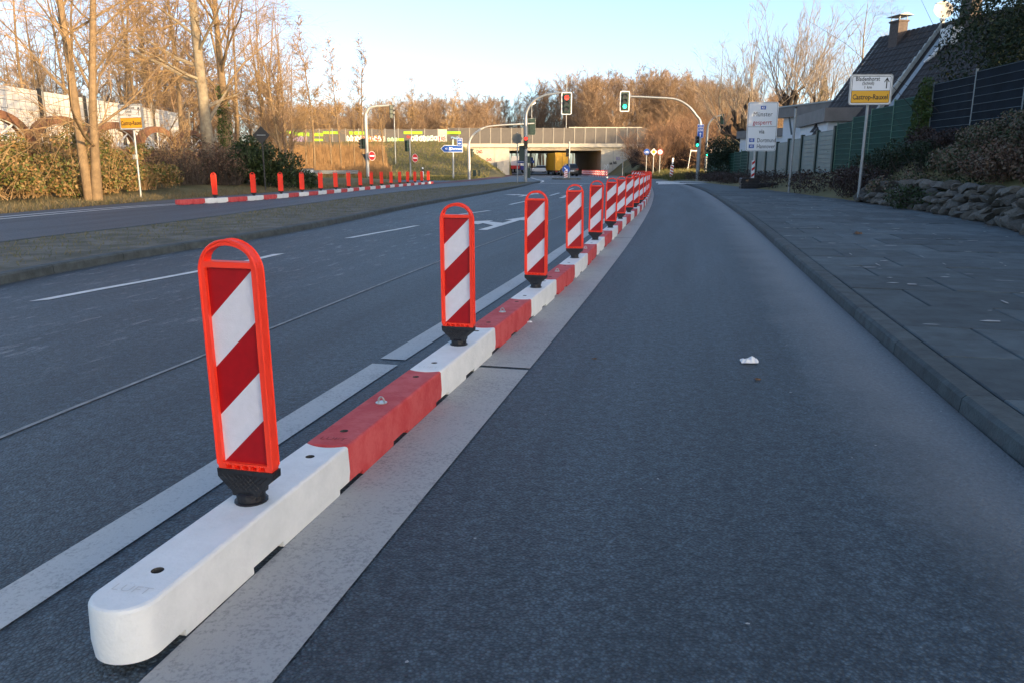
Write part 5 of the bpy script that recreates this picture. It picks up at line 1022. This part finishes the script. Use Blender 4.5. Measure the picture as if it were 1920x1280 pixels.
# --- the far wood and the thicker wood on the left as masses
leafmat('forest_bark', [(.15, .105, .07), (.25, .16, .095), (.31, .20, .12), (.20, .13, .085), (.40, .31, .21)])
def low_tree(seed, spread=.24):
    rng = random.Random(seed); tw = Twigs(); T = limb(rng, (0, 0, 0), (0, 0, 1), 1., 4, .05, .1)
    for q in range(4): tw.seg(T[q], T[q+1], .009*(1-.22*q), .009*(1-.22*(q+1)))
    for i in range(16):
        p, d = along(T, .2+.8*(i+rng.random())/16); L = spread*rng.uniform(.7, 1.3)*(1.25-.75*i/16); B = limb(rng, p, fork(rng, d, rng.uniform(.35, .75)), L, 2, .1, .2)
        for q in range(2): tw.seg(B[q], B[q+1], .0036*(1-.4*q), .0036*(1-.4*(q+1)))
        for j in range(8):
            p2, d2 = along(B, rng.uniform(.15, 1)); e2 = fork(rng, d2, rng.uniform(.3, .8)); l2 = L*rng.uniform(.3, .55); p3 = tuple(p2[k]+e2[k]*l2 for k in range(3)); tw.seg(p2, p3, .0019, .0008)
            for m_ in range(5): e3 = fork(rng, e2, rng.uniform(.3, .8)); b_ = rng.uniform(.2, 1); p4 = tuple(p2[k]+e2[k]*l2*b_ for k in range(3)); tw.seg(p4, tuple(p4[k]+e3[k]*l2*.6 for k in range(3)), .0013, .0004)
    return tw.arrays()
LT = [low_tree(100+i, .22+.02*(i % 3)) for i in range(5)]
def mass(name, places, label):
    Vs, Fs, o = [], [], 0
    for (x, y_, z, H, sp, k, a) in places:
        V, F = LT[k]; c, s_ = math.cos(a), math.sin(a); q = np.stack([(V[:, 0]*c-V[:, 1]*s_)*H*sp+x, (V[:, 0]*s_+V[:, 1]*c)*H*sp+y_, V[:, 2]*H+z], 1); Vs.append(q); Fs.append(F+o); o += len(V)
    return tag(link(name, np_mesh(name, np.concatenate(Vs), np.concatenate(Fs), ['forest_bark'])), label, 'wood', kind='stuff')
rf = random.Random(123); pl = []
for i in range(360):
    Y = rf.choice((172, 182, 194, 208, 222))+rf.uniform(-5, 5); px = rf.uniform(480, 1480) if Y > 178 else rf.uniform(480, 1480); x = XA(px, Y)
    if -4 < x < 14 and Y < 215: continue
    top = np.interp(px, [480, 700, 800, 870, 950, 1000, 1060, 1130, 1200, 1270, 1330, 1400, 1480], [205, 200, 190, 192, 186, 172, 165, 162, 156, 162, 175, 185, 190])-10*sm((px-920)/120)+rf.uniform(0, 14); g0 = terrain(x, Y); H = zat(top, Y)-g0; pl.append((x, Y, g0, H, rf.uniform(.9, 1.3), rf.randrange(5), rf.uniform(0, 6.3)))
for i in range(40): Y = rf.uniform(225, 240); px = rf.uniform(900, 1120); x = XA(px, Y); g0 = terrain(x, Y); pl.append((x, Y, g0, rf.uniform(15, 20), 1.2, rf.randrange(5), rf.uniform(0, 6.3)))
for i in range(90): Y = rf.uniform(160, 172); px = rf.uniform(480, 1420); x = XA(px, Y); pl.append((x, Y, terrain(x, Y), rf.uniform(6, 10), 1.8, rf.randrange(5), rf.uniform(0, 6.3))) if not -5 < x < 15 else None
mass('far_wood', pl, 'brown leafless wood rising behind the bridge')
pl = []
for i in range(100): Y = rf.uniform(56, 118); px = rf.uniform(-80, 545) if Y < 92 else rf.uniform(-80, 520); x = XA(px, Y); pl.append((x, Y, terrain(x, Y), rf.uniform(5, 9) if rf.random() < .8 else rf.uniform(9, 13), 1.5, rf.randrange(5), rf.uniform(0, 6.3)))
mass('left_wood', pl, 'dense sunlit undergrowth and trees of the left-hand wood')
# --- reeds and grass
def blades(name, n, place, h, leaf, label, wid=.02, lean=.25, seed=3):
    R_ = random.Random(seed); tw = Twigs()
    for i in range(n):
        x, y_ = place(R_); z = terrain(x, y_)-.03; hh = R_.uniform(*h); tw.seg((x, y_, z), (x+R_.gauss(0, lean)*hh, y_+R_.gauss(0, lean)*hh, z+hh), wid, wid*.15)
    return tag(link(name, np_mesh(name, *tw.arrays(), [leaf])), label, 'grass', kind='stuff')
def p_reed(R_): Y = R_.uniform(70, 113); return XA(R_.uniform(470, 735-(Y-70)*.3), Y), Y
blades('reeds', 15000, p_reed, (.6, 1.5), 'reed', 'tall orange dry reeds below the graffiti barrier', .035, .12)
def p_slope(R_):
    while True:
        Y = R_.uniform(58, 124); x = R_.uniform(-26, -1)
        if x < Le(Y)-.5: return x, Y
blades('slope_grass', 16000, p_slope, (.12, .35), 'grass', 'short grass on the bridge embankment', .04, .35, 4)
def p_verge(R_): Y = R_.uniform(10, 50); return Le(Y)-abs(R_.gauss(0, 1.2))-.25, Y
blades('verge_grass', 7000, p_verge, (.04, .15), 'verge_mix', 'thin brownish grass verge along the far carriageway', .012, .4, 5)
def p_rv(R_): Y = R_.uniform(62, 100); return Rk(Y)+.6+abs(R_.gauss(0, 2.2)), Y
blades('verge_grass', 6000, p_rv, (.15, .5), 'grass', 'pale grass verge below the dark thicket', .03, .35, 6)
def p_med(R_): Y = R_.uniform(4, 50); a = Mf(Y)+.2; b = Mn(Y)-.25; x = R_.uniform(a, b); return x, Y
def med_tufts():
    R_ = random.Random(9); tw = Twigs()
    for i in range(9000):
        x, y_ = p_med(R_); z = gz(y_)+.066; hh = R_.uniform(.015, .05); tw.seg((x, y_, z), (x+R_.gauss(0, .5)*hh, y_+R_.gauss(0, .5)*hh, z+hh), .005, .001)
    return tag(link('median_grass', np_mesh('median_grass', *tw.arrays(), ['grass'])), 'sparse worn grass on the median strip', 'grass', kind='stuff')
med_tufts()
# --- bramble hedge on the left
for i, (px, Y, hh, wd) in enumerate(((-30, 19.5, 1.5, 1.9), (40, 21.0, 1.5, 1.8), (110, 22.5, 1.5, 1.8), (185, 24.5, 1.45, 1.7), (240, 26.5, 1.5, 1.6), (290, 28.5, 1.35, 1.7), (20, 25.5, 1.8, 2.2), (130, 28., 1.9, 2.2), (215, 30., 1.7, 2.))):
    x = XA(px, Y)-.6; L = lumps(200+i, 15, (-wd*.7, wd*.7, -wd*.6, wd*.6, .2, hh*.62), (.22, .45))+lumps(280+i, 4, (-wd*.6, wd*.6, -wd*.4, wd*.4, hh*.6, hh*1.05), (.18, .36))
    bush('bramble_bush', x, Y, L, 5200, .085, 'leaf_bramble', 'sunlit bramble bush in the hedge below the brick arches', 'shrub', 'bramble bushes below the brick arches', 300+i, 170, 'twig')
for i, (px, Y, hh, wd) in enumerate(((335, 32.5, 2.0, 1.7), (385, 35., 2.0, 1.5), (350, 36.5, 2.6, 1.8), (432, 36.5, 2.7, 1.5), (410, 34.2, 1.8, 1.5))):
    x = XA(px, Y); L = lumps(240+i, 9, (-wd*.6, wd*.6, -wd*.5, wd*.5, .2, hh*.8), (.4, .7)); bush('bramble_bush', x, Y, L, 2200, .08, 'leaf_brown', 'shaded brown tangle of brambles left of the ivy mound', 'shrub', 'brown bramble tangles', 340+i, 320, 'twig_dark')
Y = 36.; x = XA(492, Y)
bush('ivy_mound', x, Y, lumps(260, 9, (-1.1, -.1, -.8, .8, .3, 1.75), (.5, .8))+lumps(261, 9, (-.2, 1.3, -.8, .8, .2, 1.2), (.45, .7))+lumps(262, 6, (1.2, 2.1, -.6, .6, .1, .45), (.35, .5)), 13000, .12, 'leaf_dark', 'large dark evergreen mound beside the far beacon row', 'shrub', None, 9, 40)
# --- right side: hedge, shrubs on the bank, ivy, yew, evergreens
L = []; rh = random.Random(40)
for i in range(150): Y = rh.uniform(20.5, 60); L.append((rh.uniform(Bk(min(Y, 56))+.55, Fx(Y)-.35)-12, Y-40, rh.uniform(.05, .38)+terrain(Bk(min(Y, 56))+1.2, Y), rh.uniform(.35, .55), rh.uniform(.4, .6), rh.uniform(.25, .4)))
bush('low_hedge', 12, 40, L, 26000, .07, 'leaf_hedge', 'low dark brown hedge along the foot of the fences', 'hedge', None, 41, 700, 'twig_dark', z=0)
for i, (x, Y, hh, wd, leaf, n_, lab) in enumerate(((9.7, 21.8, .8, .9, 'leaf_hedge', 3500, 'dark brown shrub at the end of the boulder wall'), (10.6, 20.2, .75, 1.0, 'leaf_conifer', 4200, 'low blue-green juniper above the end of the boulder wall'), (11.0, 23.2, .7, 1.0, 'leaf_conifer', 3800, 'dark juniper below the ivy-grown fence post'), (10.2, 17.6, .55, 1.0, 'leaf_mixed', 4500, 'mixed green and brown shrub above the middle of the boulder wall'), (9.8, 15.6, .6, 1.0, 'leaf_brown', 4500, 'reddish brown shrub with dry leaves above the boulder wall'), (10.9, 16.4, .75, .9, 'leaf_mixed', 4500, 'leafy shrub close under the dark screened fence'), (9.4, 13.6, .6, 1.0, 'leaf_brown', 4500, 'pale brown dry shrub spreading over the boulders'), (10.4, 13.4, 1.05, 1.1, 'leaf_mixed', 5500, 'tall mixed shrub in front of the dark screened fence'), (8.7, 11.6, .55, 1.0, 'leaf_mixed', 5000, 'green shrub hanging over the near end of the boulder wall'), (9.4, 18.9, .42, .8, 'leaf_mixed', 3200, 'low ground-cover shrub on the bank'), (11.4, 20.6, .6, 1.1, 'leaf_hedge', 4500, 'brown shrub right under the dark screened fence end'), (11.2, 18.6, .7, 1.1, 'leaf_mixed', 5000, 'dense mixed shrub against the foot of the dark fence'), (8.9, 16.2, .35, 1.0, 'leaf_dark', 4000, 'green ground cover spilling over the boulder tops'), (10.9, 14.8, .9, 1.0, 'leaf_brown', 4500, 'dry russet shrub leaning on the dark fence'), (9.2, 11.0, 1.0, 1.0, 'leaf_dark', 4500, 'dark green shrub at the near end of the bank'))):
    Lm = lumps(400+i, 13, (-wd*.7, wd*.7, -wd*.8, wd*.8, .08, hh*.75), (.22, .42)); bush('bank_shrub', x, Y, Lm, int(n_*1.35), .06, leaf, lab, 'shrub', None, 420+i, 70, 'twig_dark')
bush('fence_ivy', Fx(24.8)-.05, 24.85, [(0, rh.uniform(-.3, .3), z_, .2, rh.uniform(.35, .5), .3) for z_ in np.linspace(.2, 2.0, 9)], 4200, .075, 'leaf_ivy', 'column of green ivy climbing between the dark and green fences', 'ivy', None, 44, 20)
e = bush('yew_tree', 15.6, 22.5, lumps(450, 38, (-2.4, 2.2, -2.2, 2.2, 2.8, 8.0), (.6, 1.2)), 36000, .13, 'leaf_conifer', 'big dark yew tree overhanging the screened fence', 'tree', None, 45, 30, 'bark_dark', .35)
mb = MB(); mb.tube([(0, 0, -.2), (.1, 0, 1.5), (0, .1, 3.2), (.2, 0, 5.2)], [.28, .24, .2, .1], 9); mb.build('trunk', 'bark_dark', e)
bush('evergreen_shrub', 15.0, 33.2, lumps(460, 9, (-.7, 1.6, -1.6, 1.6, .5, 2.2), (.5, .8)), 6000, .11, 'leaf_conifer', 'dark evergreen shrub between the green fence and the house', 'shrub', None, 46)
bush('evergreen_shrub', XA(1362, 58), 58, lumps(461, 9, (-1.0, 1.2, -1, 1, .4, 2.6), (.6, 1.0)), 6000, .13, 'leaf_conifer', 'dark evergreen shrub behind the closed-motorway board', 'shrub', None, 47)
e = bush('yellow_conifer', XA(1530, 78), 78, [(0, 0, 1.0+i*.75, 1.9-.17*i, 1.9-.17*i, .8) for i in range(11)], 7000, .28, 'leaf_yellow', 'golden green conifer catching the sun behind the flat roof', 'tree', None, 48, 10)
# pollards with long upright shoots
def pollard(seed):
    rng = random.Random(seed); tk = MB(); tw = Twigs(); T = limb(rng, (0, 0, -.2), (0, 0, 1), 4.0, 4, .05, .05); tk.tube(T, [.36, .32, .29, .27, .25], 9)
    for i in range(8):
        p, d = along(T, rng.uniform(.55, 1)); B = limb(rng, p, fork(rng, (0, 0, 1), rng.uniform(.3, 1.0)), rng.uniform(1.8, 3.4), 5, .28, .14); tk.tube(B, [.17, .15, .12, .11, .12, .15], 7)
        for k in range(2): p2, d2 = along(B, rng.uniform(.4, .9)); B2 = limb(rng, p2, fork(rng, d2, .8), rng.uniform(.5, 1.2), 3, .25, .15); tk.tube(B2, [.09, .08, .08, .10], 6); ends = [B[-1], B2[-1]]
        for end in ends:
            for j in range(3):
                L = rng.uniform(3.2, 7.0); S = limb(rng, end, vn((rng.gauss(0, .42), rng.gauss(0, .42), 1)), L, 6, .05, .05)
                for q in range(6): tw.seg(S[q], S[q+1], .038*(1-.15*q), .038*(1-.15*(q+1)))
                for m_ in range(9):
                    t = rng.uniform(.3, 1); p3, d3 = along(S, t); e3 = fork(rng, d3, rng.uniform(.35, .6)); l3 = L*.26*(1.2-t)+.3; p4 = tuple(p3[k]+e3[k]*l3 for k in range(3)); tw.seg(p3, p4, .013, .005)
                    for n_ in range(5): b_ = rng.uniform(.3, 1); p5 = tuple(p3[k]+e3[k]*l3*b_ for k in range(3)); e4 = fork(rng, e3, rng.uniform(.3, .6)); tw.seg(p5, tuple(p5[k]+e4[k]*l3*.45 for k in range(3)), .007, .002)
    return tk.mesh('trunk', ['bark_dark'], True), np_mesh('crown', *tw.arrays(), ['twig_pale'])
P1, P2 = pollard(3), pollard(8)
for px, Y, me, s_, lab in ((1402, 62, P1, 1.0, 'pollarded tree with black knobbly limbs left of the flat roof'), (1462, 60, P2, 1.12, 'tall pollarded tree whose shoots fan out over the flat-roofed building'), (1505, 66, P1, 1.1, 'pollarded tree behind the flat-roofed building')):
    x = XA(px, Y); plant_tree('pollard_tree', me, x, Y, 1.3*s_+px, s_, lab)
bi = tree_meshes(61, 14, .16, 16, 7, 5, 4, lo=.25, l1=.34, ang=(.4, .8), up=(0, .05, -.02, -.04), trunkm='bark_pale', twigm='twig_pale')
plant_tree('birch_tree', bi, XA(1590, 62), 62, .5, .98, 'pale birch with fine hanging twigs behind the house gable'); plant_tree('birch_tree', bi, XA(1650, 75), 75, 2.5, 1.0, 'second pale birch showing between the chimney and the yew'); plant_tree('birch_tree', bi, XA(1345, 88), 88, 4., .95, 'pale birch left of the pollards behind the corner mast')
# thicket before the bridge
def shrub_mesh(seed, H=5.5, n0=16):
    rng = random.Random(seed); tk = MB(); tw = Twigs()
    for i in range(n0):
        S = limb(rng, (rng.uniform(-.5, .5), rng.uniform(-.5, .5), -.2), vn((rng.gauss(0, .38), rng.gauss(0, .38), 1)), H*rng.uniform(.7, 1.05), 6, .09, .02); tk.tube(S, [.045*(1-.14*q) for q in range(7)], 5, caps=False)
        for j in range(12):
            p, d = along(S, rng.uniform(.15, 1)); e2 = fork(rng, d, rng.uniform(.4, .9)); L = H*rng.uniform(.14, .3); p2 = tuple(p[k]+e2[k]*L for k in range(3)); tw.seg(p, p2, .016, .007)
            for m_ in range(7): b_ = rng.uniform(.2, 1); p3 = tuple(p[k]+e2[k]*L*b_ for k in range(3)); e3 = fork(rng, e2, rng.uniform(.3, .8)); tw.seg(p3, tuple(p3[k]+e3[k]*L*.5 for k in range(3)), .010, .002)
    return tk.mesh('stems', ['twig_dark'], True), np_mesh('twigs', *tw.arrays(), ['twig_red'])
_sw = {}
def np_mesh_swap(me, m):
    if me.name not in _sw: c = me.copy(); c.materials.clear(); c.materials.append(M[m]); _sw[me.name] = c
    return _sw[me.name]
S_ = [shrub_mesh(5), shrub_mesh(6), shrub_mesh(7)]
for i in range(26):
    Y = rw.uniform(84, 118); px = rw.uniform(1172+max(0, (100-Y)*1.2), 1345); x = max(XA(px, Y), Rk(Y)+2.6); me = S_[i % 3]; e = empty('bare_shrub', (x, Y, terrain(x, Y)), rw.uniform(0, 6), 'leafless many-stemmed shrub in the dark thicket beside the bridge', 'shrub', 'bare shrubs of the thicket'); s2 = rw.uniform(.75, 1.25)*(1 if px > 1210 and Y < 100 else .68); e.scale = (s2, s2, s2); tag(link('stems', me[0], e), kind='stuff'); tag(link('twigs', me[1], e), kind='stuff')
for i, (px, Y, hh) in enumerate(((1200, 98, 1.6), (1235, 94, 2.0), (1270, 90, 2.2), (1305, 88, 2.4), (1340, 86, 2.4))):
    x = max(XA(px, Y), Rk(Y)+3.2); bush('thicket_undergrowth', x, Y, lumps(500+i, 9, (-1.8, 1.8, -1.2, 1.2, .2, hh), (.6, 1.1)), 3500, .16, 'leaf_hedge', 'dark undergrowth filling the foot of the thicket', 'shrub', 'undergrowth of the thicket', 510+i, 90, 'twig_dark')
for i in range(4):
    Y = 23.0+i*4.0; x = -15.7+rw.uniform(-.5, .5); me = S_[i % 3]; e = empty('bare_shrub', (x, Y, terrain(x, Y)), rw.uniform(0, 6), 'spindly leafless shrub growing up against the brick arches', 'shrub', 'bare shrubs against the brick arches'); s2 = rw.uniform(.42, .6); e.scale = (s2, s2, s2); tag(link('stems', me[0], e), kind='stuff'); tag(link('twigs', np_mesh_swap(me[1], 'twig'), e), kind='stuff')
# garden trees that shade the street; the last added to shade the detour board
for i, (x, Y) in enumerate(((19.5, 14.5), (18.5, -4.5), (19.3, 24.6))):
    e = bush('garden_conifer', x, Y, [(rw.uniform(-.5, .5), rw.uniform(-.5, .5), 1+k*.95, 2.6-.27*k, 2.6-.27*k, 1.0) for k in range(9)], 9000, .25, 'leaf_conifer', ('broad dark conifer between the two houses', 'broad dark conifer in front of the long low house', 'broad dark conifer behind the yew, added to shade the closed-motorway board')[i], 'tree', None, 600+i, 10)
    mb = MB(); mb.tube([(0, 0, -.2), (0, 0, 8)], [.3, .05], 8); mb.build('trunk', 'bark_dark', e)
# ---------------------------------------------------------------- litter
def crumple(name, loc, dims, m, label, cat, seed, n_=7):
    R_ = random.Random(seed); bm = bmesh.new(); bmesh.ops.create_grid(bm, x_segments=n_, y_segments=n_, size=.5)
    for v in bm.verts: a = v.co; v.co = Vector((a.x*dims[0]*(1-.7*max(0, a.x)), a.y*dims[1]*(1-.8*max(0, a.x)), dims[2]*(1-abs(a.x)*1.2)*R_.uniform(.15, 1.)*(1 if abs(a.y) < .45 else .1)))
    me = bpy.data.meshes.new(name); bm.to_mesh(me); bm.free(); me.materials.append(M[m]); o = link(name, me, None, loc, R_.uniform(-.3, .3)); return tag(o, label, cat)
x, y_ = G(1408, 680); crumple('plastic_bag', (x, y_, .004), (.105, .05, .035), 'plastic_bag', 'crumpled white plastic bag lying on the lane', 'litter', 1)
x, y_ = G(1422, 712); crumple('dry_leaf', (x, y_, .003), (.035, .02, .012), 'leaf_litter', 'small brown leaf on the lane beside the plastic bag', 'leaf', 2, 4)
x, y_ = G(1610, 435, .11); crumple('dry_leaf', (x, y_, .08), (.13, .09, .05), 'leaf_litter', 'curled brown leaf lying on the paving slabs', 'leaf', 3, 5)
x, y_ = G(1562, 360, .11); crumple('rag', (x+.3, y_+.2, gz(y_)+.12), (.28, .2, .14), 'pink_rag', 'bright pink rag in the hedge behind the leaning town sign', 'litter', 4, 5)
x, y_ = G(1115, 673); crumple('dry_leaf', (x, y_, .003), (.03, .02, .01), 'leaf_litter', 'tiny dark leaf beside the wide grey line', 'leaf', 5, 4)
x, y_ = G(993, 606); crumple('paper_scrap', (x, y_, .006), (.05, .03, .012), 'plastic_bag', 'small pale paper scrap on the wide grey line by a red element', 'litter', 6, 4)
R_ = random.Random(31); mb = MB(); mb2 = MB()
def chip(m_, x, y_, z, s_, asp): a = R_.uniform(-.35, .35); k = R_.randint(4, 6); m_.add([(x+s_*asp*math.cos(6.283*i/k+a)*R_.uniform(.6, 1), y_+s_*math.sin(6.283*i/k+a)*R_.uniform(.6, 1), z) for i in range(k)], [tuple(range(k))])
for i in range(110): Y = R_.uniform(3, 24); t = R_.random(); x = Rk(Y)+.2+(Bk(Y)-Rk(Y)-.2)*t; chip(mb, x, Y, gz(Y)+.0780, R_.uniform(.006, .03)*(1+Y*.03), R_.uniform(1.2, 3.2))
for i in range(150): Y = R_.uniform(1.2, 20); x = R_.uniform(Wd(Y)+.05, Rk(Y)-.03) if R_.random() < .6 else Rk(Y)-abs(R_.gauss(0, .12))-.02; chip(mb, x, Y, .0045, R_.uniform(.002, .006)*(1+Y*.03), R_.uniform(.8, 1.6))
for i in range(120):
    Y = 3+21*R_.random()**1.3; t = R_.random(); x = Rk(Y)+.3+(Bk(Y)-Rk(Y)-.3)*t; dx = (Rk(Y+.3)-Rk(Y-.3))/.6; L = math.hypot(1, dx); d = (dx/L, 1/L) if R_.random() < .35 else (1/L, -dx/L); ln = R_.uniform(.03, .22)*(1+Y*.02); th_ = R_.uniform(.003, .008)*(1+Y*.05); nx, ny = -d[1]*th_, d[0]*th_
    mb.add([(x+d[0]*ln*a+nx*b*R_.uniform(.5, 1.2), Y+d[1]*ln*a+ny*b*R_.uniform(.5, 1.2), gz(Y)+.0785) for a, b in ((-.5, 0), (-.2, -1), (.3, -1), (.5, 0), (.2, 1), (-.3, 1))], [(0, 1, 2, 3, 4, 5)])
tag(mb.build('pale_grit', 'wide_paint'), 'pale grit and chips scattered on lane and pavement', 'grit', kind='stuff')
Bd = [0]
for i in range(260): Y = R_.uniform(9, 40); x = Bk(Y)+abs(R_.gauss(0, .14))-.05; chip(mb2, x, Y, gz(Y)+.08+R_.uniform(0, .01), R_.uniform(.015, .05), 1.4)
tag(mb2.build('leaf_debris', 'leaf_litter'), 'brown leaf debris along the back of the pavement', 'leaf litter', kind='stuff')
